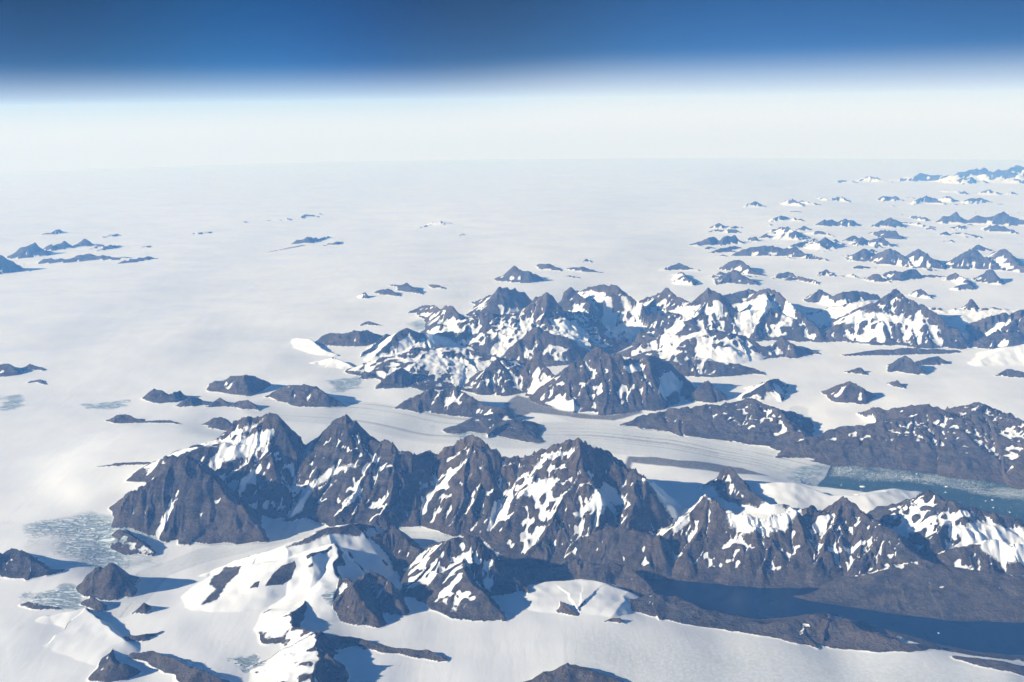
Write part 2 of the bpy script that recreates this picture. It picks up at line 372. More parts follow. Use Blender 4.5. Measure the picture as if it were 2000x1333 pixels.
broad mountain enclosing a wide white basin|36|40|0.22|1.0:: 1405,578,600 1440,572,596 1462,565,595 1480,572,598 ; 1478,572,600 1500,568,640 1522,578,662 1550,600,667 1580,625,670 1602,642,672 ; 1412,580,655 1430,605,665 1436,640,668 ; 1500,572,662 1492,610,668 1475,645,670
snow-patched low hills in front of the middle range|24|24|0.30|1.0:: 1250,672,702 1290,650,708 1330,660,714 1388,647,718 1420,655,715 1452,655,708 1505,682,702
~dark peaked nunatak at the head of the right-hand icefield|36|32|0.35|1.0:: 1500,688,697 1528,659,702 1546,672,702 1582,680,693 1602,690,694
grey wedge at the left of the right-hand range|36|34|0.3|1.0:: 1578,586,592 1600,565,594 1626,576,594
thin dark crest over a white face in the right-hand range|34|32|0.6|1.0:: 1626,578,600 1645,570,605 1672,568,600 1716,576,595 ; 1650,572,600 1655,590,606 1640,608,612
massive dark mountain with a white brow in the right-hand range|32|30|0.20|1.0:: 1622,648,670 1680,612,675 1720,590,678 1750,574,680 1780,590,683 1803,602,684 1840,625,686 1872,650,687 1880,672,684
dark knob behind the massive dark mountain|34|30|0.4|1.0:: 1782,570,580 1800,564,584 1822,582,585
dark fin standing in the ice tributary|42|38|0.3|1.0:: 1887,592,630 1898,582,634 1916,620,633
dark mountain cut by the right edge above the frozen inlet|34|30|0.25|1.0:: 1918,662,684 1960,640,688 1990,600,690 2020,595,692 2090,600,692
low dark foreland strip below the massive dark mountain|20|18|0.25|0.9:: 1650,692,697 1720,683,696 1800,680,694 1865,683,690
~steep grey pyramid with black right wall, far right row|34|30|0.15|1.0:: 1717,517,520 1738,486,522 1763,500,523 1787,526,528
~dark twin fin left of the steep grey pyramid|32|30|0.2|1.0:: 1661,508,511 1687,486,512 1703,490,505 1718,498,501
~dark cliffed hill right of the steep grey pyramid|36|32|0.25|1.0:: 1775,497,500 1796,489,526 1812,500,528 1840,516,528
~large dark hill with black summit wall near the right edge|34|30|0.2|1.0:: 1862,516,527 1890,495,529 1902,486,530 1930,505,530 1962,529,532
~dark crest above the large hill near the right edge|30|28|0.3|1.0:: 1893,488,491 1912,475,491 1936,486,490
~hill with a long blue shadow at the right edge|34|30|0.25|1.0:: 1953,490,515 1968,488,530 1985,512,533 2005,520,535 2050,522,536
~dark shark-fin rock below the right edge row|38|34|0.2|1.0:: 1919,542,547 1935,522,554 1946,536,557 1960,557,558
~serrated black rock standing in snow, far right|36|32|0.2|1.0:: 1724,536,542 1740,528,543 1757,531,550 1790,526,546 1800,537,544 1822,536,541
~grey wedge left of the serrated black rock|34|30|0.3|1.0:: 1689,542,546 1715,533,552 1740,549,553
~curved dark rocks on a snow knoll, far right|32|28|0.45|1.0:: 1847,546,549 1865,533,550 1880,540,552 1894,553,567 1870,557,568
~dark crescent ridge on a white dome, centre right|30|26|0.35|1.0:: 1289,527,530 1325,514,529 1336,518,530 1346,523,530 1369,529,531
~blue-grey fin below the dark crescent ridge|36|26|0.45|1.0:: 1312,536,538 1330,531,541 1341,541,558 1351,545,559 1363,550,552
~tall striped nunatak with a dark summit wall, centre right|34|30|0.25|1.0:: 1408,523,526 1425,512,530 1441,508,532 1452,510,534 1466,523,539 1497,538,540
~dark pyramid in front of the tall striped nunatak|32|30|0.25|1.0:: 1401,554,557 1425,530,555 1436,528,556 1450,539,557 1478,548,557 1483,558,559
~horseshoe of dark rock round a white hollow|32|30|0.35|1.0:: 1506,543,545 1522,535,546 1540,531,546 1556,540,548 1590,546,555 1598,554,557
~thin black crest at the left of the far right snowfields|30|26|0.3|1.0:: 1602,538,541 1615,526,538 1638,541,542 1652,537,541 1665,535,542 1682,543,544
~isolated dark pyramid on the ice sheet, centre|36|32|0.2|1.0:: 968,543,547 985,535,551 1006,519,553 1020,528,554 1036,532,554 1056,541,549
~flat slanting rock right of the isolated pyramid|30|28|0.05|0:: 1054,517,522 1070,517,530 1096,528,531
~thin slanting rock streak right of the isolated pyramid|28|26|0.05|0:: 1109,524,528 1140,524,533 1177,534,535
~pair of dots in front of the isolated pyramid|28|26|0.1|1.0:: 1101,539,541 1112,538,542 1128,541,545 1136,544,545
~thin black arch far out on the ice, centre|28|26|0.2|1.0:: 1138,512,513 1148,507,513 1160,513,514
~blue wedge standing alone in the snow, left of centre|38|16|0.4|1.0:: 704,582,584 711,572,584 717,579,584
~dark lower slab of a broken nunatak group, left of centre|30|26|0.2|1.0:: 741,567,573 757,563,577 784,577,580
~dark upper slab of a broken nunatak group, left of centre|30|26|0.2|1.0:: 760,556,559 785,556,562 796,553,570 828,576,577
~lone dark slab right of the broken nunatak group|26|26|0.05|0:: 839,556,558 855,556,564 870,563,565
~low dark arch by the crevasse field, left of centre|32|28|0.2|1.0:: 704,635,637 722,628,636 735,632,637 746,637,638
~first blue cone of a far string on the ice sheet|30|28|0.2|1.0:: 474,434,436 482,429,435 492,433,434
~second blue cone of a far string on the ice sheet|30|28|0.2|1.0:: 513,431,433 523,427,433 532,431,432
~third blue cones of a far string on the ice sheet|30|28|0.3|1.0:: 537,430,432 543,427,432 548,430,431 ; 553,430,432 562,423,431 572,428,430
~large blue end cones of a far string on the ice sheet|30|28|0.25|1.0:: 583,425,427 595,417,426 610,417,425 620,421,424 ; 616,418,420 628,414,420 632,417,419
~pale double peak far out on the ice sheet|28|26|0.45|1.0:: 811,446,448 832,440,444 ; 836,441,442 850,431,441 864,434,441 887,436,438
~long thin blue rock streak far out on the ice sheet|26|24|0.05|1.0:: 518,493,494 560,484,487 592,478,481
~blue flat-topped rock far out on the ice sheet|26|24|0.1|1.0:: 572,474,478 600,463,477 625,465,471 643,461,465
~short blue streak beside the flat-topped rock|26|24|0.05|1.0:: 630,479,481 655,472,479 668,472,474
~tiny dot on the far ice, right of the double peak|26|24|0.1|1.0:: 900,459,461 906,456,461 912,460,461
~tiny far pair on the ice at upper left|26|24|0.1|1.0:: 79,458,459 94,450,459 104,452,458 ; 102,457,458 115,447,457 124,451,454
~dark two-humped hill among the upper left nunataks|28|26|0.15|1.0:: 32,498,502 48,481,506 70,475,504 82,486,502 100,490,494
~long dark hill behind the two-humped one at upper left|28|26|0.12|1.0:: 82,487,491 102,478,491 125,471,488 138,481,485
~dark dome among the upper left nunataks|28|26|0.15|1.0:: 141,483,485 165,466,483 186,476,480
~small dark pair right of the upper left dome|28|26|0.15|1.0:: 176,486,488 195,477,485 209,480,485 ; 190,490,492 215,479,488 236,480,483
~black hill cut by the left edge below the horizon|28|26|0.1|1.0:: -30,505,538 0,499,540 16,504,538 32,516,534 62,529,531
~long broken dark ridge at upper left|26|24|0.2|1.0:: 40,516,518 80,505,516 130,505,514 165,496,511 200,497,508 228,502,508 262,500,503
~thin slanting dark streak at the end of the upper left rocks|26|24|0.1|1.0:: 224,514,516 265,503,512 300,499,506 310,502,505
~tiny slivers above the slanting streak at upper left|26|24|0.1|1.0:: 198,463,466 230,456,462 ; 278,482,484 290,478,484 302,481,483
~pale teal sliver on the ice, left of the far string|26|24|0.2|1.0:: 366,458,461 385,453,460 410,452,457 427,455,456
~snowy far peak with blue flank at the upper right of centre|26|24|0.45|1.0:: 1453,403,405 1472,391,405 1496,402,404
~row of blue far peaks right of the snowy one|26|24|0.4|1.0:: 1528,394,397 1550,387,402 1568,402,404 ; 1562,393,397 1573,390,399 1602,400,401 ; 1592,384,386 1615,388,394 1645,383,393 1657,391,396
~small dark crest over a white hill, upper right|26|24|0.45|1.0:: 1504,430,432 1522,419,430 1540,422,425 ; 1547,424,428 1558,423,431 1573,431,432
~blue pointed rock leading the upper right cluster|26|24|0.25|1.0:: 1393,441,447 1404,435,448 1420,440,445 1436,445,446 ; 1384,453,455 1400,447,453 ; 1414,447,456 1430,447,457 1452,456,458
~knobby pair at the left end of the upper right cluster|30|28|0.15|1.0:: 1356,474,481 1363,472,482 1375,482,483 ; 1369,471,479 1385,465,481 1396,463,477 1402,470,475
~dark block third in the upper right cluster|32|30|0.2|1.0:: 1409,476,481 1420,461,479 1431,460,478 1450,474,478
~small pair of dots in the upper right cluster|28|26|0.1|1.0:: 1464,465,471 1476,464,473 ; 1486,463,467 1494,458,468 1504,467,468
~flat streak below the upper right cluster|26|24|0.1|1.0:: 1388,493,496 1410,485,494 1442,480,487
~wide dark front of the upper right cluster|28|26|0.3|1.0:: 1432,497,501 1455,485,501 1485,480,501 1510,478,501 1530,485,501 1560,482,503 1577,496,504
~crooked crest behind the wide dark front|28|26|0.4|1.0:: 1498,452,455 1535,443,462 1552,455,469 ; 1508,468,469 1525,457,470 1550,451,471 1564,456,466 ; 1548,478,486 1575,471,483 1592,472,478
~dark triangle and black wall at the right of the cluster|30|28|0.35|1.0:: 1553,450,453 1575,443,453 1584,449,452 ; 1578,454,459 1610,452,463 1627,461,464 ; 1583,479,486 1595,465,482 1602,475,487 ; 1600,471,489 1612,464,489 1620,470,476 ; 1630,466,479 1648,476,479
~low dotted streak below the cluster, upper right|26|24|0.35|1.0:: 1569,506,507 1590,497,504 1610,503,509 1624,507,510
~dark domes left of the big rock row, upper right|28|26|0.2|1.0:: 1600,438,444 1615,431,444 1642,433,443 ; 1644,443,445 1655,429,445 1672,432,444 1690,440,443
~dark arrowhead rocks, upper right|28|26|0.3|1.0:: 1653,466,472 1667,460,472 1680,466,470 ; 1674,479,481 1685,463,480 1702,470,479 ; 1704,479,482 1718,463,482 1735,475,483 1754,480,482
~long grey hill above the arrowhead rocks|28|26|0.15|1.0:: 1698,456,459 1720,451,461 1745,450,469 1770,466,469
~blue wedge above the long grey hill|28|26|0.2|1.0:: 1714,440,446 1725,433,445 1734,440,446 ; 1739,431,446 1745,427,446 1772,443,445
~thin chain of dark rocks, upper right|26|24|0.25|1.0:: 1773,434,437 1790,435,442 1810,442,446 1850,446,448 1870,440,447 1884,441,446 ; 1782,420,425 1800,422,431 1820,428,432
~pointed dark hill in the big rock row at upper right|30|28|0.2|1.0:: 1828,431,434 1840,421,437 1855,424,437 1873,414,439 1892,426,438
~largest dark massif of the big rock row at upper right|28|26|0.15|1.0:: 1894,436,439 1915,422,441 1935,425,441 1960,417,442 1975,425,442 2015,430,443
~slanting dark tail below the largest massif, upper right|28|26|0.25|1.0:: 1928,441,450 1955,439,456 1983,453,458
~tiny dark pyramid below the big rock row|28|26|0.1|1.0:: 1841,458,461 1850,452,461 1858,458,460 ; 1860,456,458 1880,455,460 1900,458,461 1918,462,467
~far dark crest pair under the right-hand skyline|24|22|0.3|1.0:: 1719,391,394 1730,383,393 1741,389,393 ; 1741,392,394 1748,382,393 1758,390,393 ; 1757,383,388 1782,385,389
~far dark crown under the right-hand skyline|24|22|0.35|1.0:: 1783,398,401 1812,382,399 1822,385,399 1845,398,401 ; 1842,387,391 1858,382,396 1879,392,394
~far curled crest near the right edge|24|22|0.4|1.0:: 1892,398,400 1905,387,399 1927,387,397 ; 1833,373,375 1850,370,377 1867,371,378 ; 1873,378,381 1886,373,381
~far small hills at the right edge under the skyline|24|22|0.25|1.0:: 1923,377,381 1935,367,382 1950,375,382 ; 1960,377,381 1972,373,382 1992,380,382
~faint first rocks of the skyline range|22|20|0.35|1.0:: 1630,355,358 1650,351,358 1672,355,358 ; 1686,350,353 1700,344,356 1716,347,357 1742,352,357
blue skyline range on the right horizon|22|20|0.22|1.0:: 1744,349,354 1770,343,355 1790,345,355 1800,339,355 1820,342,355 1850,343,356 1870,340,358 1890,334,357 1920,328,357 1940,335,358 1970,331,358 2000,326,357 2080,320,357 ; 1850,352,359 1880,346,361 1915,350,360 ; 1955,352,360 1985,345,361 2020,350,361
'''

FJORDS = {
    'blue': '1005,1096 1100,1108 1180,1114 1265,1123 1310,1132 1370,1138 1440,1142 1500,1149 1560,1149 1628,1144 1600,1156 1552,1166 1580,1173 1640,1183 1700,1191 1760,1201 1850,1212 1900,1213 2000,1214 2140,1216 2140,1300 2000,1282 1900,1272 1840,1262 1770,1240 1720,1226 1660,1210 1580,1200 1480,1212 1400,1200 1320,1170 1240,1145 1150,1135 1040,1122',
    'icy': '1622,911 1660,908 1720,912 1800,922 1880,932 1960,945 2000,952 2140,965 2140,1050 2000,1015 1930,1000 1850,985 1780,968 1700,964 1640,958 1592,950 1612,932',
    'lake': '1168,678 1190,671 1230,672 1250,678 1225,689 1190,690',
    'inlet': '1865,682 1950,682 2060,684 2060,692 1930,691 1862,690',
}
FJORD_LABELS = {
    'blue': 'smooth dark blue fjord at the lower right',
    'icy': 'teal fjord with drifting ice in front of the glacier',
    'lake': 'small ice-choked lake deep in the middle range',
    'inlet': 'narrow dark inlet at the right edge below the middle range',
}
GLACIERS = [
    ('glacier', 'wide grey-white glacier tongue ending in the teal fjord', '620,800 700,790 800,810 900,800 1000,800 1040,780 1180,815 1250,835 1350,845 1450,868 1525,890 1622,910 1612,932 1590,950 1480,930 1400,918 1250,905 1150,890 1000,885 850,880 700,850'),
    ('glacier', 'valley glacier curving below the brown range at left', '200,1110 300,1060 420,1060 520,1058 560,1000 460,920 520,930 620,1010 760,1030 860,1040 900,1060 800,1090 600,1075 420,1110 330,1180 250,1200 230,1130'),
    ('glacier', 'broken blue icefall pouring off the ice sheet at left', '10,1030 120,1000 240,985 290,1010 300,1060 290,1085 220,1105 130,1105 60,1080'),
    ('snow_field', 'smooth grey-white snowfield along the bottom edge', '700,1250 830,1215 1000,1215 1200,1215 1400,1235 1600,1275 1900,1300 2100,1340 2100,1420 700,1420'),
]
FLOW_LINES = [
    ('560,800 700,810 850,838 1000,850 1150,852 1300,868 1450,898 1600,932', 1500.0),
    ('1030,770 1080,800 1180,830 1300,852', 600.0),
    ('500,950 560,1010 540,1050 400,1085 300,1120 240,1190', 420.0),
    ('600,1055 720,1048 850,1055 930,1075', 480.0),
    ('1560,800 1560,840 1530,880', 350.0),
]
SNOW_PATCHES = '''
392,908 430,870 480,838 520,815 512,830 470,848 535,848 530,865 500,880 470,892 440,905 410,912
1085,884 1130,872 1120,880 1070,895 1030,915 1010,920 1040,905
1250,945 1330,940 1395,950 1410,975 1390,985 1330,1010 1300,990 1280,960
640,920 690,905 705,912 650,935 610,960 590,1000 565,1015 560,1005 590,960 615,940
705,870 745,895 735,905 712,925 706,920 725,900
690,945 702,935 706,960 690,985 675,990 665,985 685,965
825,990 840,960 870,930 885,918 892,925 870,945 845,965 835,1000 822,1010
965,985 985,975 1000,990 990,1010 965,1030 950,1040 955,1005
1020,930 1045,925 1040,945 1080,938 1092,945 1070,965 1050,980 1060,1000 1085,1010 1075,1015 1050,995 1040,970 1010,980 1015,960 1035,950
1120,1000 1150,985 1180,965 1200,955 1225,980 1220,990 1195,985 1180,1010 1165,1020 1175,1000 1150,1000 1125,1010
1180,945 1200,960 1190,985 1170,975 1180,960
1072,912 1082,908 1085,918 1072,924
1310,1035 1325,1005 1345,1020 1325,1035 1312,1050
1420,1000 1445,985 1480,990 1510,985 1530,1000 1560,995 1565,1010 1530,1040 1500,1045 1450,1045 1425,1030
1580,1040 1595,1010 1625,1010 1610,1035 1590,1050
1675,1060 1705,1045 1700,1055 1675,1070 1650,1085 1645,1075
1870,1040 1910,1020 1960,1030 2010,1030 2010,1110 1970,1105 1920,1080 1880,1060
1780,1035 1830,1010 1855,1000 1850,1008 1800,1035 1780,1045
1835,1025 1890,1000 1895,1010 1860,1028 1840,1032
470,945 500,915 515,908 512,920 490,940 480,960 462,965
300,1040 325,1000 335,990 330,1005 310,1045 300,1060
1085,640 1125,630 1150,660 1140,680 1110,670
1060,790 1080,780 1110,785 1140,800 1120,806 1085,800
1215,725 1245,718 1250,730 1230,735
1290,735 1310,725 1335,745 1330,770 1300,785 1285,775
1350,700 1400,680 1450,690 1500,700 1460,715 1420,715
1440,590 1500,585 1515,600 1495,620 1470,640 1445,655 1440,630
1520,640 1560,605 1575,612 1545,640
1390,590 1410,600 1412,625 1398,615
1330,605 1355,600 1350,625 1332,630
1150,570 1180,580 1200,600 1190,615 1165,590
1205,575 1240,590 1265,610 1250,620 1220,610
1640,630 1700,610 1760,620 1780,628 1760,632 1700,625 1650,640
740,700 780,670 800,655 830,680 800,690 770,700
830,655 880,665 920,680 910,695 870,680 835,670
880,720 905,715 920,735 900,760 880,750
1330,655 1380,650 1385,660 1345,665 1310,672 1290,665
'''
ROCK_PATCHES = '''
518,1145 530,1125 546,1106 572,1098 574,1108 566,1132 548,1143
396,1180 422,1150 408,1140 412,1128 436,1112 470,1108 468,1120 440,1146 424,1172
488,1150 498,1140 508,1138 504,1148
598,1087 612,1083 614,1090 600,1093
600,1108 612,1101 612,1108 603,1110
628,1080 650,1066 652,1072 632,1084
560,1070 600,1050 640,1038 700,1024 726,1030 700,1045 655,1045 600,1060
'''
ICE_PATCHES = '''
1150,1235 1300,1235 1500,1250 1800,1290 2050,1320 2050,1400 1300,1400 1120,1290
1570,930 1600,908 1622,912 1612,932 1590,950
'''
DEBRIS_PATCHES = '''
1196,897 1225,892 1270,893 1330,900 1400,908 1450,916 1500,930 1455,927 1400,922 1340,915 1290,910 1235,905
985,790 1010,772 1060,770 1040,782 1062,790 1090,802 1160,812 1200,812 1250,800 1255,808 1200,822 1120,816 1040,806 990,806
'''
CREVASSE_PATCHES = '''
20,1022 120,1008 220,1000 275,1004 298,1030 300,1085 215,1106 120,1108 85,1070
40,1168 100,1148 155,1138 182,1160 165,1188 95,1192
640,740 700,735 715,745 700,765 650,770
780,630 830,622 900,630 900,640 800,642
1540,915 1600,908 1622,912 1612,932 1590,950 1520,935
850,835 1000,845 1060,855 900,858
160,790 260,780 240,800 170,802
0,775 40,770 60,795 0,810
630,1160 660,1150 675,1175 655,1190
450,1290 500,1275 520,1300 480,1320
'''

# ------------------------------------------------------------------ water basins, glacier surfaces
def poly_xy(txt, e=None):
    out = []
    for t in txt.split():
        px, py = map(float, t.split(','))
        out.append(hit_level(px, py, e)[:2] if e is not None else hit_base(px, py)[:2])
    return np.array(out)


def cols_rows(pxy, pad=0.03):
    a, r = np.arctan2(pxy[:, 0], pxy[:, 1]), np.hypot(pxy[:, 0], pxy[:, 1])
    c0, c1 = np.searchsorted(AZ, [a.min() - pad, a.max() + pad])
    r0, r1 = np.searchsorted(R, [r.min() * (1 - pad), r.max() * (1 + pad)])
    return slice(max(r0 - 1, 0), min(r1 + 1, NR)), slice(max(c0 - 1, 0), min(c1 + 1, NC))


def inside(pxy, x, y):
    """Signed distance-like mask: positive inside the polygon (metres to the nearest edge)."""
    s = np.zeros(x.shape, bool)
    dmin = np.full(x.shape, 1e12)
    n = len(pxy)
    for k in range(n):
        x1, y1 = pxy[k]
        x2, y2 = pxy[(k + 1) % n]
        c = (y1 > y) != (y2 > y)
        xi = (x2 - x1) * (y - y1) / (y2 - y1 if y2 != y1 else 1e-9) + x1
        s ^= c & (x < xi)
        dx, dy = x2 - x1, y2 - y1
        t = np.clip(((x - x1) * dx + (y - y1) * dy) / (dx * dx + dy * dy + 1e-9), 0, 1)
        dmin = np.minimum(dmin, (x - x1 - t * dx) ** 2 + (y - y1 - t * dy) ** 2)
    return np.where(s, 1, -1) * np.sqrt(dmin)


FJ = {k: poly_xy(v, 0.0) for k, v in FJORDS.items()}
WATER = np.full((NR, NC), -1e6, f32)
for k, pxy in FJ.items():
    rsl, csl = cols_rows(pxy)
    d = inside(pxy, XW[rsl, csl] * 0.4 + X[rsl, csl] * 0.6, YW[rsl, csl] * 0.4 + Y[rsl, csl] * 0.6)
    WATER[rsl, csl] = np.maximum(WATER[rsl, csl], d)
BASE = np.where(WATER > -400, np.minimum(BASE, np.maximum(6, 6 + (-WATER) * 0.25)), BASE)
BASE = np.where(WATER > 0, np.maximum(-70.0, 4 - 0.4 * WATER), BASE)

# ------------------------------------------------------------------ mountains from their crest lines
HT = np.zeros((NR, NC), f32)             # height above the base
WHO = np.zeros((NR, NC), np.int16)       # which mountain
SLOPE_FALL = np.zeros((NR, NC), f32)
MOUNT = []                                # (name, label, snow)
CREST = np.zeros((NR, NC), f32)


def crest_vertex(px, py, f, slope):
    if f < 0:                             # given height above the base
        h = -f
        e = float(hit_base(px, py)[3])
        x, y, r = hit_level(px, py, e + h)
        x0 = float(base_level(x, y)[0])
        x, y, r = hit_level(px, py, x0 + h)
        return x, y, h, h / math.tan(slope)
    fx, fy, fr_, e = hit_base(px, f)
    d = ray(px, py)
    h0 = CAM_Z + d[2] * fr_ + fr_ ** 2 / (2 * RE) - e
    dep = -d[2] - fr_ / RE
    u = max(h0, 0) / (math.tan(slope) + dep)
    return d[0] * (fr_ + u), d[1] * (fr_ + u), max(u * math.tan(slope), 8.0), max(u, 10.0)


def stamp(V, mid, sleft, sright, prof):
    """Raise the land under one crest line V (x, y, height, front width)."""
    wmax = float(max(V[:, 3].max(), V[:, 2].max() / math.tan(sleft), V[:, 2].max() / math.tan(math.radians(38)))) + 250
    a = np.arctan2(V[:, 0], V[:, 1])
    rr = np.hypot(V[:, 0], V[:, 1])
    pa = wmax / rr.min()
    c0, c1 = np.searchsorted(AZ, [a.min() - pa, a.max() + pa])
    r0, r1 = np.searchsorted(R, [max(rr.min() - wmax, 1), rr.max() + wmax])
    rsl, csl = slice(max(r0 - 1, 0), r1 + 1), slice(max(c0 - 1, 0), c1 + 1)
    px_, py_ = XW[rsl, csl], YW[rsl, csl]
    if px_.size == 0:
        return
    best = np.full(px_.shape, 1e18)
    bh = np.zeros(px_.shape); bf = np.ones(px_.shape); ox = np.zeros(px_.shape); oy = np.zeros(px_.shape)
    for k in range(len(V) - 1):
        x1, y1, h1, w1 = V[k]
        x2, y2, h2, w2 = V[k + 1]
        dx, dy = x2 - x1, y2 - y1
        t = np.clip(((px_ - x1) * dx + (py_ - y1) * dy) / (dx * dx + dy * dy + 1e-9), 0, 1)
        ex, ey = px_ - x1 - t * dx, py_ - y1 - t * dy
        hh = h1 + t * (h2 - h1)
        dd = (ex * ex + ey * ey) - (hh * 0.25) ** 2      # tall crests win
        m = dd < best
        best = np.where(m, dd, best)
        bh = np.where(m, hh, bh)
        bf = np.where(m, w1 + t * (w2 - w1), bf)
        ox = np.where(m, ex, ox)
        oy = np.where(m, ey, oy)
    dist = np.sqrt(ox * ox + oy * oy) + 1e-6
    pr = np.hypot(px_, py_)
    cc = -(ox * px_ + oy * py_) / (dist * pr)          # 1 = towards the viewer
    sc_ = (ox * py_ - oy * px_) / (dist * pr)          # 1 = to the right
    ws = np.where(sc_ > 0, bh / math.tan(sright), bh / math.tan(sleft))
    wb = bh / math.tan(math.radians(38))
    q = cc * cc
    wd = ws * (1 - q) + q * np.where(cc > 0, bf, wb)
    tt = dist / np.maximum(wd, 1)
    h = bh * (np.clip(1 - tt, 0, 1) ** prof if prof > 0 else np.clip(1 - tt ** 1.7, 0, 1))
    h = h.astype(f32)
    cur = HT[rsl, csl]
    m = h > cur
    HT[rsl, csl] = np.where(m, h, cur)
    WHO[rsl, csl] = np.where(m, mid, WHO[rsl, csl])


def spurs(V, g, steep_):
    """Side ribs that run down the front and back of a crest."""
    out = []
    seg = np.hypot(np.diff(V[:, 0]), np.diff(V[:, 1]))
    s = np.concatenate([[0], np.cumsum(seg)])
    q = 0.25 * V[:, 3].mean()
    while q < s[-1]:
        x, y, h, w = [np.interp(q, s, V[:, c]) for c in range(4)]
        k = min(np.searchsorted(s, q, side='right') - 1, len(seg) - 1)
        tx, ty = (V[k + 1, :2] - V[k, :2]) / max(seg[k], 1)
        nx_, ny_ = -ty, tx
        if nx_ * x + ny_ * y > 0:
            nx_, ny_ = -nx_, -ny_                        # towards the viewer
        r = math.hypot(x, y)
        if h > 160:
            for side in (1, -1):
                if side < 0 and g.uniform() < 0.35:
                    continue
                fx_, fy_ = (0.8 * nx_ - 0.35 * x / r, 0.8 * ny_ - 0.35 * y / r) if side > 0 else (-nx_, -ny_)
                jj = g.uniform(-0.55, 0.55)
                fx_, fy_ = fx_ + jj * tx, fy_ + jj * ty
                m_ = math.hypot(fx_, fy_)
                fx_, fy_ = fx_ / m_, fy_ / m_
                L = (w if side > 0 else h / math.tan(math.radians(38))) * g.choice([g.uniform(0.72, 1.0), g.uniform(0.3, 0.6)], p=[0.65, 0.35])
                bend = g.uniform(-0.22, 0.22)
                top = g.uniform(0.84, 0.97)
                pts = []
                for u in (0.0, 0.3, 0.62, 1.0):
                    lx = bend * math.sin(u * 3.0) * L
                    hh = max(h * top * (1 - (0.93 if L > 0.65 * w else 0.6) * u) ** 0.92 * (1 + g.uniform(-0.07, 0.07)), 12)
                    pts.append((x + fx_ * u * L - fy_ * lx, y + fy_ * u * L + fx_ * lx, hh, hh / math.tan(steep_)))
                out.append(np.array(pts))
        q += max(w * g.uniform(0.28, 0.85), 240)
    return out


# the scattered small rocks among the far hills at the right
g_ = np.random.default_rng(21)
small_rocks = []
for _ in range(60):
    cy_ = g_.uniform(396, 548)
    cx_ = g_.uniform(1380 + max(0, (440 - cy_)) * 5.0, 2010)
    k_ = (cy_ - 330) / 150.0
    w_, h_ = g_.uniform(7, 20) * k_ + 3, g_.uniform(2.0, 6.5) * k_ + 0.8
    s_ = g_.uniform(-0.25, 0.25) * w_
    small_rocks.append('~small dark rock poking through the snow among the far right hills|32|28|%.2f|1.0:: %.1f,%.1f,%.1f %.1f,%.1f,%.1f %.1f,%.1f,%.1f %.1f,%.1f,%.1f' % (
        g_.uniform(0.1, 0.3), cx_ - w_, cy_ + h_ * 0.8, cy_ + h_, cx_ + s_ - w_ * 0.3, cy_ + h_ * g_.uniform(0.1, 0.4), cy_ + h_ * 1.2, cx_ + s_, cy_, cy_ + h_ * 1.2, cx_ + w_, cy_ + h_ * 0.9, cy_ + h_))

mid = 0
GR = np.random.default_rng(11)
for line in MOUNTAINS.strip().splitlines() + small_rocks:
    line = line.strip()
    if not line or line.startswith('#'):
        continue
    head, body = line.split('::')
    hp = [t.strip() for t in head.split('|')]
    label, slope, sleft, snow, prof = hp[0], math.radians(float(hp[1])), math.radians(float(hp[2])), float(hp[3]), float(hp[4])
    mid += 1
    MOUNT.append((label, snow))
    for ridge in body.split(';'):
        V = []
        for t in ridge.split():
            px, py, f = t.split(',')
            V.append(crest_vertex(float(px), float(py), -float(f[1:]) if f[0] == 'h' else float(f), slope))
        V = np.array(V)
        sp = spurs(V, GR, max(slope, math.radians(24))) if prof > 0 and snow < 0.7 and V[:, 2].max() > 160 else []
        sright = math.radians(float(hp[5])) if len(hp) > 5 else (math.radians(49) if slope > 0.4 else slope * 1.25)
        stamp(V, mid, sleft, sright, prof + (0.14 if sp and slope > 0.4 else 0.0))
        for S in sp:
            stamp(S, mid, max(slope * 0.95, 0.4), max(slope * 1.32, 0.5), 1.05)
print('crests %.1f s' % (time.time() - T0), mid)

# ------------------------------------------------------------------ erosion: gullies and ribs that follow the slope
lnR = np.log(R)


def gradient(Z):
    zr = np.gradient(Z, axis=0) / np.gradient(R)[:, None]
    za = np.gradient(Z, axis=1) / (np.gradient(AZ)[None] * RR)
    s, c = np.sin(AZ)[None], np.cos(AZ)[None]
    return (zr * s + za * c).astype(f32), (zr * c - za * s).astype(f32)


SNM = np.array([1.0] + [m[1] for m in MOUNT], f32)[WHO]
HT = HT * (1 + np.clip(1.2 - 1.1 * SNM, 0.1, 1) * (0.10 * noise(xf / 700, yf / 700, 31) + 0.05 * noise(xf / 240, yf / 240, 32) + far * (0.28 * noise(xf / 2600, yf / 2600, 33) + 0.22 * noise(xf / 1100, yf / 1100, 34))))
ROCKY = smooth(8, 120, HT)
Z0 = BASE + HT
gx, gy = gradient(HT)
sel = HT > 6
sx, sy = xf[sel], yf[sel]
g0x, g0y = gx[sel], gy[sel]
gm = np.sqrt(g0x ** 2 + g0y ** 2) + 1e-5
st = np.clip(gm / 0.55, 0, 1.25)
dirx, diry = -g0y / gm * st, g0x / gm * st          # across the slope
acc = np.zeros(sx.shape, f32)
ax_, ay_ = np.zeros(sx.shape, f32), np.zeros(sx.shape, f32)
rsel = RR[sel].astype(f32)
hsel = HT[sel]
amp_h = smooth(0, 350, hsel)
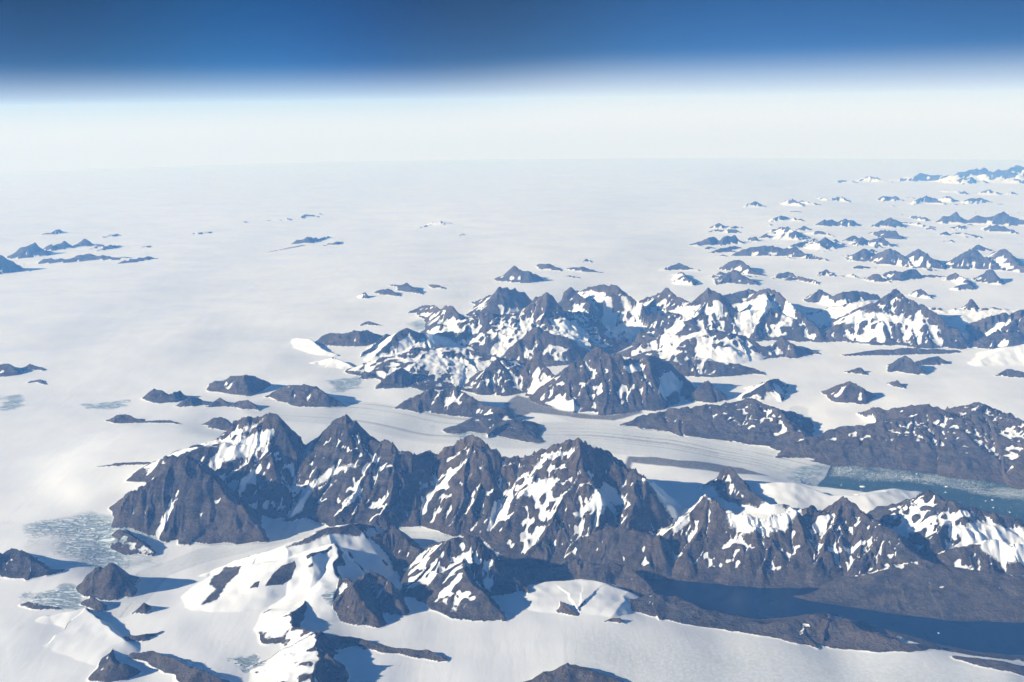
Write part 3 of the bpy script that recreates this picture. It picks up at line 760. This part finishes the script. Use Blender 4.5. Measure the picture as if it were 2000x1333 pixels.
for o_, (cell, amp) in enumerate([(1500, 95.0), (720, 66.0), (360, 40.0), (180, 22.0), (90, 11.0)]):
    lod = smooth(cell * 150, cell * 75, rsel) if o_ > 1 else np.ones(sx.shape, f32)
    x_, y_ = sx / cell, sy / cell
    ix, iy = np.floor(x_), np.floor(y_)
    fx, fy = (x_ - ix).astype(f32), (y_ - iy).astype(f32)
    ix, iy = ix.astype(np.int32), iy.astype(np.int32)
    dx = dirx + 0.9 * (-ay_)
    dy = diry + 0.9 * ax_
    dm = np.sqrt(dx * dx + dy * dy) + 1e-5
    lim = np.minimum(dm, 1.3) / dm
    dx, dy = dx * lim, dy * lim
    va, vx, vy, wt = 0, 0, 0, 1e-6
    for i in (-1, 0, 1):
        for j in (-1, 0, 1):
            hs = _h(ix + i, iy + j, 91 + o_)
            jx = (hs & np.uint32(0xffff)).astype(f32) / 65536.0
            jy = (hs >> np.uint32(16)).astype(f32) / 65536.0
            qx, qy = fx - i - jx, fy - j - jy
            w = np.exp(-3.0 * (qx * qx + qy * qy))
            ph = (qx * dx + qy * dy) * f32(2 * math.pi) + jx * 6.28
            va = va + np.cos(ph) * w
            sn = -np.sin(ph) * w
            vx, vy = vx + sn * dx, vy + sn * dy
            wt = wt + w
    va, vx, vy = va / wt, vx / wt, vy / wt
    acc += amp * lod * va
    ax_ = ax_ + vx * lod * 0.6 * 0.8 ** o_
    ay_ = ay_ + vy * lod * 0.6 * 0.8 ** o_
ERO = np.zeros((NR, NC), f32)
ERO[sel] = acc
steep = np.zeros((NR, NC), f32)
steep[sel] = smooth(0.12, 0.5, gm)
farf = smooth(60000, 130000, RR).astype(f32)
SNM = np.array([1.0] + [m[1] for m in MOUNT], f32)[WHO]
ROUGHF = np.clip(1.2 - 1.15 * SNM, 0.06, 1.0)
HT2 = HT + ERO * smooth(10, 420, HT) * steep * (1 - 0.3 * farf) * 0.48 * ROUGHF
rough = fbm(xf / 380, yf / 380, 3, 51) * 30 + (1 - np.abs(noise(xf / 800, yf / 800, 55) + 0.4 * noise(xf / 260, yf / 260, 57))) * 70 - 40 + 45 * noise(xf / 1700, yf / 1700, 56)
HT2 = HT2 + rough * smooth(10, 250, HT) * (0.35 + 0.65 * steep) * ROUGHF
HT2 = np.where(HT > 3, np.maximum(HT2, 0.4 * HT), HT)
# undulating snow and ice
ice_wave = 12 * noise(xf / 5200, yf / 6500, 61) + 7 * noise(xf / 1900, yf / 2600, 62) + 3.2 * noise(xf / 620, yf / 900, 63) + 18 * far * noise(xf / 9000, yf / 16000, 64)
landw = np.where(WATER > -1e5, smooth(200, -1200, WATER), 1.0)
drift = 0.22 * blur(HT, 12) * smooth(120, 0, HT) * landw
Z = BASE + HT2 + drift + ice_wave * (1 - 0.7 * ROCKY) * landw
print('erosion %.1f s' % (time.time() - T0))

# ------------------------------------------------------------------ what covers the ground: snow, ice, rubble
gx, gy = gradient(Z)
ANG = np.degrees(np.arctan(np.sqrt(gx ** 2 + gy ** 2)))
SN = np.array([1.0] + [m[1] for m in MOUNT], f32)[WHO]


cell = np.maximum(RR * 0.0012, 18)
hollow = np.clip((blur(Z, 5) - Z) / (cell * 3.0), -1, 1).astype(f32) + 0.7 * np.clip((blur(Z, 14) - Z) / (cell * 8.0), -1, 1).astype(f32)
hollow = hollow * smooth(20, 260, HT2) - 0.25 * smooth(160, 20, HT2)
patch = 0.5 * noise(xf / 900, yf / 900, 71) + 0.22 * noise(xf / 280, yf / 280, 72) + 0.18 * noise(xf / 100, yf / 100, 75) * smooth(60000, 30000, RR)
patch = patch + far * (0.7 * noise(xf / 2800, yf / 2800, 78) + 0.4 * noise(xf / 1300, yf / 1300, 79))
SN = SN + np.where((SN < 0.6) & (SN > 0.08), 0.03 + 0.10 * smooth(28000, 36000, RR), 0)
leftface = np.clip(gx / 0.7, -1, 1)                 # ground falling to the left, where the drifts lie
high = np.clip((Z - 450) / 900, -0.6, 0.6)
score = -0.0034 * np.clip(ERO, -130, 130) * smooth(20, 200, HT2) * (SN < 0.6) + 1.25 * (SN - 0.5) + 0.62 * hollow + 0.42 * patch + 0.016 * (33 - ANG) - 0.045 * np.maximum(ANG - 44, 0) + 0.22 * leftface + 0.20 * high + 0.42 * (np.clip(HT2 / 520, 0, 1) - 0.62) * (SN < 0.6)
snow = smooth(-0.20, 0.20, score)
snow = np.where(HT2 < 10, 1.0, np.maximum(snow, smooth(16, 8, HT2 + 6 * noise(xf / 200, yf / 200, 73))))
# low bare shores: snow goes away near sea level
elev = Z
bare = smooth(170, 50, elev + 60 * noise(xf / 500, yf / 500, 74)) * smooth(-1500, -700, WATER) * ((SN < 0.3) | (HT < 16))
GLAC = np.zeros((NR, NC), bool)
for _, _, gtxt in GLACIERS[:2]:
    pxy = np.array([hit_base(*map(float, t.split(',')))[:2] for t in gtxt.split()])
    rsl, csl = cols_rows(pxy, 0.01)
    GLAC[rsl, csl] |= inside(pxy, X[rsl, csl], Y[rsl, csl]) > 0
GLAC &= HT < 14
snow = np.where(GLAC, 1.0, snow * (1 - bare))
snow = snow.astype(f32)
ICE = np.zeros((NR, NC), f32)
DEB = np.zeros((NR, NC), f32)
CRV = np.zeros((NR, NC), f32)


def hit_ground(px, py):
    """First ground point seen at a pixel, from the finished heights."""
    d = ray(px, py)
    c = int(np.clip(np.searchsorted(AZ, math.atan2(d[0], d[1])), 0, NC - 1))
    zr = CAM_Z + d[2] * R
    k = np.argmax(Z[:, c] - CURV[:, c] >= zr)
    return d[0] * R[k], d[1] * R[k]


def cover(txt, kind, e=None):
    for part in txt.strip().splitlines():
        if not part.strip():
            continue
        pts = [tuple(map(float, t.split(','))) for t in part.split()]
        pxy = np.array([hit_ground(*p) for p in pts])
        rsl, csl = cols_rows(pxy, 0.01)
        d = inside(pxy, XW[rsl, csl] * 0.5 + X[rsl, csl] * 0.5, YW[rsl, csl] * 0.5 + Y[rsl, csl] * 0.5)
        size = np.hypot(*(pxy.max(0) - pxy.min(0)))
        soft = np.clip(size * 0.05, 15, 140) if kind != 'ice' else size * 0.12
        m = smooth(-soft, soft, d).astype(f32)
        if kind == 'snow':
            snow[rsl, csl] = np.maximum(snow[rsl, csl], m)
        elif kind == 'rock':
            snow[rsl, csl] = snow[rsl, csl] * (1 - m)
        elif kind == 'ice':
            ICE[rsl, csl] = np.maximum(ICE[rsl, csl], m)
        elif kind == 'debris':
            DEB[rsl, csl] = np.maximum(DEB[rsl, csl], m)
        elif kind == 'crevasse':
            nz = noise(xf[rsl, csl] / (size * 0.16), yf[rsl, csl] / (size * 0.16), 77)
            m2 = smooth(-0.02 * size, 0.14 * size, d + nz * 0.10 * size).astype(f32)
            CRV[rsl, csl] = np.maximum(CRV[rsl, csl], m2)


cover(SNOW_PATCHES, 'snow')
cover(ROCK_PATCHES, 'rock')
cover(ICE_PATCHES, 'ice')
cover(DEBRIS_PATCHES, 'debris')
cover(CREVASSE_PATCHES, 'crevasse')

# flow bands and medial moraines along the glaciers
FLOWA = np.zeros((NR, NC), f32)
for txt, half in FLOW_LINES:
    pxy = np.array([hit_base(*map(float, t.split(',')))[:2] for t in txt.split()])
    rsl, csl = cols_rows(pxy, 0.08)
    px_, py_ = X[rsl, csl], Y[rsl, csl]
    best = np.full(px_.shape, 1e18); vv = np.zeros(px_.shape); uu = np.zeros(px_.shape)
    s0 = 0.0
    for k in range(len(pxy) - 1):
        dx, dy = pxy[k + 1] - pxy[k]
        L = math.hypot(dx, dy)
        t = np.clip(((px_ - pxy[k][0]) * dx + (py_ - pxy[k][1]) * dy) / (L * L), 0, 1)
        ex, ey = px_ - pxy[k][0] - t * dx, py_ - pxy[k][1] - t * dy
        dd = ex * ex + ey * ey
        m = dd < best
        best = np.where(m, dd, best)
        vv = np.where(m, (ex * dy - ey * dx) / L, vv)
        uu = np.where(m, s0 + t * L, uu)
        s0 += L
    w = smooth(half, half * 0.8, np.sqrt(best)) * smooth(40, 12, HT[rsl, csl])
    band = fbm((vv / 150 + 0.6 * noise((uu / 3000).astype(f32), (vv / 900).astype(f32), 82)).astype(f32), (uu / 9000).astype(f32), 3, 81)
    line = smooth(0.15, 0.6, band)
    ICE[rsl, csl] = np.maximum(ICE[rsl, csl], (w * (0.75 + 0.2 * band)).astype(f32))
    DEB[rsl, csl] = np.maximum(DEB[rsl, csl], (w * line * 0.42).astype(f32))
foot = blur((HT > 14).astype(f32), 3) * (HT <= 14) * GLAC
DEB = np.maximum(DEB, (smooth(0.02, 0.35, foot) * (0.35 + 0.3 * noise(xf / 500, yf / 500, 86))).astype(f32))
snow = np.clip(snow, 0, 1)
TONE = np.clip(0.5 + 0.9 * noise(xf / 2600, yf / 2600, 87) + 0.3 * noise(xf / 700, yf / 700, 88), 0, 1).astype(f32)
SCREE = (smooth(36, 22, ANG) * smooth(-0.3, 0.5, hollow + 0.5 * noise(xf / 350, yf / 350, 89))).astype(f32)
# crevassed ice is broken up: real relief where the grid can carry it
cv = (1 - np.abs(noise(xf / 110 + 0.8 * noise(xf / 300, yf / 300, 83), yf / 55, 84))) * 18
Z = Z + CRV * (cv - 9) * smooth(60000, 30000, RR) * snow
# glacier front: a vertical-ish step at the water
print('cover %.1f s' % (time.time() - T0))

# ------------------------------------------------------------------ materials
def new_mat(name):
    m = bpy.data.materials.new(name)
    m.use_nodes = True
    nt = m.node_tree
    nt.nodes.clear()
    return m, nt


class NB:
    """Small helper to write node graphs."""
    def __init__(s, nt):
        s.nt = nt

    def n(s, t, **kw):
        nd = s.nt.nodes.new(t)
        for k, v in kw.items():
            setattr(nd, k, v)
        return nd

    def put(s, sock, v):
        if isinstance(v, bpy.types.NodeSocket):
            s.nt.links.new(v, sock)
        else:
            sock.default_value = v

    def math(s, op, a, b=0.0, c=None, clamp=False):
        nd = s.n('ShaderNodeMath', operation=op, use_clamp=clamp)
        s.put(nd.inputs[0], a); s.put(nd.inputs[1], b)
        if c is not None:
            s.put(nd.inputs[2], c)
        return nd.outputs[0]

    def mixc(s, f, a, b, blend='MIX'):
        nd = s.n('ShaderNodeMix', data_type='RGBA', blend_type=blend)
        s.put(nd.inputs[0], f)
        for sock, v in ((nd.inputs[6], a), (nd.inputs[7], b)):
            s.put(sock, (*v, 1) if isinstance(v, tuple) and len(v) == 3 else v)
        return nd.outputs[2]

    def noise(s, vec, scale, detail=4, rough=0.55, dist=0.0):
        nd = s.n('ShaderNodeTexNoise')
        s.put(nd.inputs['Vector'], vec); s.put(nd.inputs['Scale'], scale)
        s.put(nd.inputs['Detail'], detail); s.put(nd.inputs['Roughness'], rough); s.put(nd.inputs['Distortion'], dist)
        return nd.outputs[0]

    def remap(s, v, a, b, c=0.0, d=1.0, kind='SMOOTHSTEP'):
        nd = s.n('ShaderNodeMapRange', interpolation_type=kind)
        s.put(nd.inputs[0], v)
        for i, q in enumerate((a, b, c, d)):
            s.put(nd.inputs[1 + i], q)
        return nd.outputs[0]

    def scale(s, vec, xyz):
        nd = s.n('ShaderNodeVectorMath', operation='MULTIPLY')
        s.put(nd.inputs[0], vec); nd.inputs[1].default_value = xyz
        return nd.outputs[0]


land, nt = new_mat('land')
b = NB(nt)
geo = b.n('ShaderNodeNewGeometry')
pos = geo.outputs['Position']


def attr(name):
    return b.n('ShaderNodeAttribute', attribute_name=name).outputs['Fac']


a_snow, a_ice, a_deb, a_crv = attr('snow'), attr('ice'), attr('debris'), attr('crevasse')
n_big = b.noise(pos, 1 / 2600.0, 3)
n_mid = b.noise(pos, 1 / 420.0, 5, 0.6)
n_fine = b.noise(pos, 1 / 70.0, 5, 0.65)
n_strata = b.noise(b.scale(pos, (0.25, 0.25, 1.6)), 1 / 130.0, 4, 0.6, 0.4)
n_ledge = b.noise(b.scale(pos, (0.35, 0.35, 2.4)), 1 / 90.0, 3, 0.55, 0.6)
# rock: grey-brown gneiss with paler and rustier bands
rock = b.mixc(attr('tone'), (0.058, 0.053, 0.058), (0.140, 0.104, 0.080))
rock = b.mixc(b.remap(n_big, 0.5, 0.75, 0, 0.6), rock, (0.100, 0.096, 0.094))
rock = b.mixc(b.math('MULTIPLY', attr('scree'), 0.7), rock, (0.155, 0.138, 0.128))
rock = b.mixc(b.remap(n_strata, 0.38, 0.66, 0, 0.75), rock, (0.165, 0.136, 0.118))
rock = b.mixc(b.remap(n_ledge, 0.52, 0.7, 0, 0.55), rock, (0.055, 0.048, 0.050))
rock = b.mixc(b.remap(n_mid, 0.47, 0.66, 0, 0.7), rock, (0.042, 0.037, 0.039))
rock = b.mixc(b.remap(n_fine, 0.53, 0.72, 0, 0.7), rock, (0.22, 0.195, 0.18))
rock = b.mixc(1.0, rock, (0.80, 0.82, 0.78), 'MULTIPLY')
# snow: bright, with slightly older greyer areas
sn_n = b.noise(b.scale(pos, (0.8, 1.0, 1)), 1 / 1900.0, 6, 0.62)
snowc = b.mixc(b.remap(sn_n, 0.35, 0.7), (0.865, 0.885, 0.92), (0.77, 0.80, 0.85))
icec = b.mixc(b.remap(n_fine, 0.35, 0.7), (0.57, 0.61, 0.65), (0.72, 0.75, 0.78))
snowc = b.mixc(a_ice, snowc, icec)
cr_n = b.noise(b.scale(pos, (0.24, 1.0, 0.7)), 1 / 80.0, 4, 0.6, 0.7)
crack = b.remap(b.math('ABSOLUTE', b.math('SUBTRACT', cr_n, 0.5)), 0.0, 0.075, 1.0, 0.0)
crack = b.math('MULTIPLY', crack, a_crv)
snowc = b.mixc(b.math('MULTIPLY', a_crv, 0.5), snowc, (0.58, 0.71, 0.80))
snowc = b.mixc(b.math('MULTIPLY', crack, 0.7), snowc, (0.24, 0.42, 0.52))
debc = b.mixc(b.remap(n_fine, 0.4, 0.65), (0.10, 0.095, 0.095), (0.22, 0.215, 0.215))
deb_f = b.remap(b.math('ADD', a_deb, b.math('MULTIPLY', b.math('SUBTRACT', n_mid, 0.5), 0.35)), 0.12, 0.85, 0.0, 0.95)
deb_f = b.math('MULTIPLY', deb_f, b.remap(a_deb, 0.0, 0.1))
snowc = b.mixc(deb_f, snowc, debc)
# ragged edge between snow and rock
edge = b.math('ADD', a_snow, b.math('MULTIPLY', b.math('SUBTRACT', n_mid, 0.5), 0.55))
edge = b.math('ADD', edge, b.math('MULTIPLY', b.math('SUBTRACT', n_fine, 0.5), 1.0))
mask = b.remap(edge, 0.35, 0.65)
col = b.mixc(mask, rock, snowc)
# fine relief
rb = b.math('ADD', b.math('MULTIPLY', b.noise(pos, 1 / 230.0, 8, 0.68), 190.0), b.math('MULTIPLY', n_fine, 34.0))
wind = b.noise(b.scale(pos, (1.0, 0.22, 1.0)), 1 / 260.0, 5, 0.6, 0.5)
sb = b.math('ADD', b.math('MULTIPLY', wind, 7.0), b.math('MULTIPLY', crack, -48.0))
sb = b.math('ADD', sb, b.math('MULTIPLY', b.noise(b.scale(pos, (1, 0.7, 1)), 1 / 520.0, 4, 0.5), 6.0))
hmix = b.n('ShaderNodeMix', data_type='FLOAT')
b.put(hmix.inputs[0], mask); b.put(hmix.inputs[2], rb); b.put(hmix.inputs[3], sb)
bump = b.n('ShaderNodeBump')
b.put(bump.inputs['Strength'], 1.0); b.put(bump.inputs['Distance'], 1.0); b.put(bump.inputs['Height'], hmix.outputs[0])
bs = b.n('ShaderNodeBsdfPrincipled')
b.put(bs.inputs['Base Color'], col)
b.put(bs.inputs['Roughness'], b.remap(mask, 0, 1, 0.92, 0.75))
bs.inputs['Specular IOR Level'].default_value = 0.15
b.put(bs.inputs['Normal'], bump.outputs[0])
out = b.n('ShaderNodeOutputMaterial')
nt.links.new(bs.outputs[0], out.inputs[0])

water, nt = new_mat('fjord_water')
b = NB(nt)
geo = b.n('ShaderNodeNewGeometry')
bs = b.n('ShaderNodeBsdfPrincipled')
wmix = b.noise(geo.outputs['Position'], 1 / 2500.0, 4)
b.put(bs.inputs['Base Color'], b.mixc(b.remap(wmix, 0.35, 0.7), (0.002, 0.010, 0.036), (0.003, 0.014, 0.042)))
bs.inputs['Roughness'].default_value = 0.25
bs.inputs['Specular IOR Level'].default_value = 0.3
bs.inputs['IOR'].default_value = 1.33
out = b.n('ShaderNodeOutputMaterial')
nt.links.new(bs.outputs[0], out.inputs[0])

teal, nt = new_mat('glacial_fjord_water')
b = NB(nt)
geo = b.n('ShaderNodeNewGeometry')
bs = b.n('ShaderNodeBsdfPrincipled')
wmix_ = b.noise(b.scale(geo.outputs['Position'], (0.4, 1, 1)), 1 / 900.0, 5)
b.put(bs.inputs['Base Color'], b.mixc(b.remap(wmix_, 0.35, 0.7), (0.018, 0.050, 0.050), (0.050, 0.092, 0.090)))
bs.inputs['Roughness'].default_value = 0.3
bs.inputs['IOR'].default_value = 1.33
out = b.n('ShaderNodeOutputMaterial')
nt.links.new(bs.outputs[0], out.inputs[0])

berg, nt = new_mat('iceberg_ice')
b = NB(nt)
geo = b.n('ShaderNodeNewGeometry')
bs = b.n('ShaderNodeBsdfPrincipled')
b.put(bs.inputs['Base Color'], b.mixc(b.remap(b.noise(geo.outputs['Position'], 1 / 30.0, 4), 0.4, 0.7), (0.86, 0.89, 0.91), (0.62, 0.74, 0.80)))
bs.inputs['Roughness'].default_value = 0.6
out = b.n('ShaderNodeOutputMaterial')
nt.links.new(bs.outputs[0], out.inputs[0])

# ------------------------------------------------------------------ build the land as one continuous surface, cut into its mountains, glaciers and ice
ZW = Z - CURV
nx, ny = gradient(ZW)
inv = 1 / np.sqrt(nx ** 2 + ny ** 2 + 1)
NRM = np.stack([-nx * inv, -ny * inv, inv], -1).reshape(-1, 3).astype(f32)
CO = np.stack([X, Y, ZW], -1).reshape(-1, 3).astype(f32)
idx = np.arange(NR * NC, dtype=np.int32).reshape(NR, NC)
quads = np.stack([idx[:-1, :-1], idx[:-1, 1:], idx[1:, 1:], idx[1:, :-1]], -1).reshape(-1, 4)   # counted so that normals point up
part = WHO.astype(np.int32) * (HT > 14)
fp = part[:-1, :-1].copy()
# ids of the level ground: 0 ice sheet, -1 the sea bed, -2.. glaciers
seabed = (WATER > 0)[:-1, :-1]
fp = np.where((fp == 0) & seabed, -1, fp)
for gi, (gname, glabel, gtxt) in enumerate(GLACIERS):
    pxy = np.array([hit_base(*map(float, t.split(',')))[:2] for t in gtxt.split()])
    rsl, csl = cols_rows(pxy, 0.01)
    d = inside(pxy, X[rsl, csl], Y[rsl, csl]) > 0
    sub = np.zeros((NR, NC), bool)
    sub[rsl, csl] = d
    fp = np.where((fp == 0) & sub[:-1, :-1], -2 - gi, fp)
fp = fp.reshape(-1)
ATTR = {'snow': snow.reshape(-1), 'ice': ICE.reshape(-1), 'debris': DEB.reshape(-1), 'crevasse': CRV.reshape(-1), 'tone': TONE.reshape(-1), 'scree': SCREE.reshape(-1)}


def land_object(name, faces):
    u, inv_ = np.unique(faces, return_inverse=True)
    me = bpy.data.meshes.new(name)
    nf = len(faces)
    me.vertices.add(len(u))
    me.vertices.foreach_set('co', CO[u].ravel())
    me.loops.add(nf * 4)
    me.loops.foreach_set('vertex_index', inv_.astype(np.int32).ravel())
    me.polygons.add(nf)
    me.polygons.foreach_set('loop_start', np.arange(0, nf * 4, 4, dtype=np.int32))
    me.update(calc_edges=True)
    me.polygons.foreach_set('use_smooth', np.ones(nf, bool))
    me.normals_split_custom_set_from_vertices(NRM[u])
    for k, v in ATTR.items():
        at = me.attributes.new(k, 'FLOAT', 'POINT')
        at.data.foreach_set('value', v[u])
    me.materials.append(land)
    ob = bpy.data.objects.new(name, me)
    scene.collection.objects.link(ob)
    return ob


def tag(o, label=None, cat=None, kind=None, group=None):
    if label: o['label'] = label
    if cat: o['category'] = cat
    if kind: o['kind'] = kind
    if group: o['group'] = group
    return o


order = np.argsort(fp, kind='stable')
vals, starts = np.unique(fp[order], return_index=True)
ends = np.append(starts[1:], len(order))
for v, s0, s1 in zip(vals, starts, ends):
    faces = quads[order[s0:s1]]
    if v == 0:
        tag(land_object('ice_sheet', faces), 'pale snow-covered ice sheet stretching to the horizon', 'ice sheet', 'structure')
    elif v == -1:
        tag(land_object('sea_bed', faces), 'dark bed under the fjord water', 'sea bed', 'structure')
    elif v < -1:
        g = GLACIERS[-2 - v]
        tag(land_object(g[0], faces), g[1], 'glacier', 'structure')
    else:
        lab = MOUNT[v - 1][0]
        if len(faces) < 4:
            continue
        small = lab.startswith('~')
        ob = land_object('rocky_hill' if small else 'mountain', faces)
        tag(ob, lab.lstrip('~'), 'nunatak' if small else 'mountain', 'structure')
        if small:
            ob['group'] = 'nunataks standing out of the ice sheet'
print('land %.1f s' % (time.time() - T0))

# ------------------------------------------------------------------ fjord water
for k, pxy in FJ.items():
    me = bpy.data.meshes.new('fjord_water')
    c = pxy.mean(0)
    x0, y0 = pxy.min(0) - 600
    x1, y1 = pxy.max(0) + 600
    gxs, gys = np.arange(x0, x1 + 400, 400), np.arange(y0, y1 + 400, 400)
    GX, GY = np.meshgrid(gxs, gys)
    GZ = -(GX ** 2 + GY ** 2) / (2 * RE)
    keep = inside(pxy, GX, GY) > -450
    ii = np.arange(GX.size).reshape(GX.shape)
    q = np.stack([ii[:-1, :-1], ii[:-1, 1:], ii[1:, 1:], ii[1:, :-1]], -1).reshape(-1, 4)
    kq = (keep[:-1, :-1] | keep[:-1, 1:] | keep[1:, 1:] | keep[1:, :-1]).reshape(-1)
    q = q[kq]
    u, inv_ = np.unique(q, return_inverse=True)
    co = np.stack([GX, GY, GZ], -1).reshape(-1, 3)[u]
    me.from_pydata(co.tolist(), [], inv_.reshape(-1, 4).tolist())
    me.materials.append(teal if k in ('icy', 'lake') else water)
    for p in me.polygons:
        p.use_smooth = True
    ob = bpy.data.objects.new('fjord_water', me)
    scene.collection.objects.link(ob)
    tag(ob, FJORD_LABELS[k], 'fjord', 'structure')

# ------------------------------------------------------------------ icebergs and brash ice on the teal fjord and the lake
rng = np.random.default_rng(5)


def berg_mesh(seed, n=9):
    """A lopsided floating block: irregular outline, sloping broken top, steep sides (unit size)."""
    g = np.random.default_rng(seed)
    a = np.sort(g.uniform(0, 2 * math.pi, n)) + np.linspace(0, 2 * math.pi, n, endpoint=False)
    a = np.linspace(0, 2 * math.pi, n, endpoint=False) + g.uniform(-0.25, 0.25, n)
    rad = g.uniform(0.65, 1.0, n)
    tilt = g.uniform(-0.12, 0.12, 2)
    vs_, fs_ = [], []
    for lev, (k, z) in enumerate(((1.0, -0.2), (0.97, 0.12), (0.72, 0.30))):
        for i in range(n):
            x_, y_ = math.cos(a[i]) * rad[i] * k, math.sin(a[i]) * rad[i] * 0.75 * k
            vs_.append((x_, y_, z + (lev > 0) * (tilt[0] * x_ + tilt[1] * y_ + g.uniform(-0.05, 0.05))))
    vs_.append((0.1, 0.05, 0.42 + g.uniform(0, 0.2)))
    for lev in range(2):
        for i in range(n):
            j = (i + 1) % n
            fs_.append((lev * n + i, lev * n + j, (lev + 1) * n + j, (lev + 1) * n + i))
    for i in range(n):
        fs_.append((2 * n + i, 2 * n + (i + 1) % n, 3 * n))
    me = bpy.data.meshes.new('iceberg')
    me.from_pydata(vs_, [], fs_)
    me.materials.append(berg)
    return me


berg_meshes = [berg_mesh(s) for s in range(6)]
BERGS = [  # x, y, size in metres, label
    (1684, 951, 95, 'largest white iceberg, alone on the dark water off the glacier front'),
    (1790, 926, 48, 'white iceberg in the brash ice under the dark hillside'),
    (1848, 951, 55, 'white iceberg on the near edge of the brash ice, left of a twin'),
    (1847, 962, 45, 'iceberg just below its twin near the dark shore ridge'),
    (1938, 977, 50, 'white iceberg off the snow-banded mountain'),
    (1925, 979, 34, 'small floe beside a bigger one off the snow-banded mountain'),
    (1972, 1001, 40, 'iceberg close to the near shore at the right edge'),
    (1940, 992, 36, 'iceberg drifting in open dark water towards the right edge'),
    (1643, 948, 30, 'small iceberg right in front of the calving face'),
    (1660, 957, 26, 'small iceberg between the calving face and the largest one'),
    (1740, 940, 26, 'small floe midway along the lower edge of the brash ice'),
    (1833, 1237, 30, 'single white iceberg speck on the smooth blue fjord'),
]
for k, (px, py, s, lab) in enumerate(BERGS):
    x_, y_, r_ = hit_level(px, py, 0.0)
    ob = bpy.data.objects.new('iceberg', berg_meshes[k % 6])
    ob.location = (x_, y_, -r_ * r_ / (2 * RE))
    ob.scale = (s, s, s * 0.6)
    ob.rotation_euler = (0, 0, k * 1.3)
    scene.collection.objects.link(ob)
    tag(ob, lab, 'iceberg', None, 'icebergs drifting in the fjords')


def brash(name, label, pxy, n, seed, s0, s1, dens):
    g = np.random.default_rng(seed)
    lo, hi = pxy.min(0), pxy.max(0)
    vs_, fs_ = [], []
    got = 0
    for _ in range(60):
        p = g.uniform(lo, hi, (6000, 2))
        d = inside(pxy, p[:, 0], p[:, 1])
        k_ = dens(p[:, 0], p[:, 1], d)
        p = p[g.uniform(0, 1, len(p)) < k_]
        for x_, y_ in p:
            if got >= n:
                break
            s = s0 * (s1 / s0) ** (g.uniform() ** 2.5)
            m = int(g.integers(4, 7))
            a0 = g.uniform(0, 6.28)
            z0 = -(x_ * x_ + y_ * y_) / (2 * RE)
            i0_ = len(vs_)
            for z_, kk in ((-0.5, 1.0), (0.10 * s + 0.8, 0.85)):
                for i in range(m):
                    rr_ = s * kk * (0.7 + 0.3 * math.sin(i * 2.7 + a0))
                    vs_.append((x_ + rr_ * math.cos(a0 + i * 2 * math.pi / m), y_ + rr_ * math.sin(a0 + i * 2 * math.pi / m), z0 + z_))
            for i in range(m):
                j = (i + 1) % m
                fs_.append((i0_ + i, i0_ + j, i0_ + m + j, i0_ + m + i))
            fs_.append(tuple(i0_ + m + i for i in range(m)))
            got += 1
        if got >= n:
            break
    me = bpy.data.meshes.new(name)
    me.from_pydata(vs_, [], fs_)
    me.materials.append(berg)
    ob = bpy.data.objects.new(name, me)
    scene.collection.objects.link(ob)
    tag(ob, label, 'ice', 'stuff')


def dens_fjord(x, y, d):
    n_ = noise((x / 1500).astype(f32), (y / 600).astype(f32), 7) * 0.6 + noise((x / 400).astype(f32), (y / 250).astype(f32), 8) * 0.4
    a = poly_xy('1625,912 1680,910 1760,918 1880,936 2000,955 2140,975 2140,1000 2000,978 1900,962 1840,948 1760,938 1680,936 1630,930', 0.0)
    band = smooth(-250, 350, inside(a, x, y))
    return np.where(d > 60, band * np.clip(0.45 + n_ * 0.9, 0.02, 1) + 0.012, 0)


brash('brash_ice', 'pale brash ice spread in streaks over the teal fjord', FJ['icy'], 12000, 3, 6.0, 17.0, dens_fjord)
brash('brash_ice', 'broken ice choking the small lake', FJ['lake'], 1500, 4, 12.0, 60.0, lambda x, y, d: np.where(d > 20, np.clip(0.6 + noise((x / 300).astype(f32), (y / 300).astype(f32), 9), 0.1, 1), 0))

# ------------------------------------------------------------------ haze: thin pale air round the whole scene
hz, nt = new_mat('haze_air')
vol = nt.nodes.new('ShaderNodeVolumePrincipled')
vol.inputs['Color'].default_value = (0.15, 0.41, 1.0, 1)
vol.inputs['Absorption Color'].default_value = (1, 1, 1, 1)
vol.inputs['Density'].default_value = 1.05e-5
vol.inputs['Anisotropy'].default_value = 0.0
o_ = nt.nodes.new('ShaderNodeOutputMaterial')
nt.links.new(vol.outputs[0], o_.inputs['Volume'])
hx, hy0, hy1, hz0, hz1 = 241000.0, -15000.0, 241000.0, float(ZW.min()) - 5.0, CAM_Z + 1200.0
v = [(sx_ * hx, y_, z_) for z_ in (hz0, hz1) for y_ in (hy0, hy1) for sx_ in (-1, 1)]
f = [(0, 2, 3, 1), (4, 5, 7, 6), (0, 1, 5, 4), (2, 6, 7, 3), (0, 4, 6, 2), (1, 3, 7, 5)]
me = bpy.data.meshes.new('haze')
me.from_pydata(v, [], f)
me.materials.append(hz)
ob = bpy.data.objects.new('haze', me)
scene.collection.objects.link(ob)
tag(ob, 'thin blue-white haze in the air over the ice', 'haze', 'stuff')
print('done %.1f s' % (time.time() - T0))
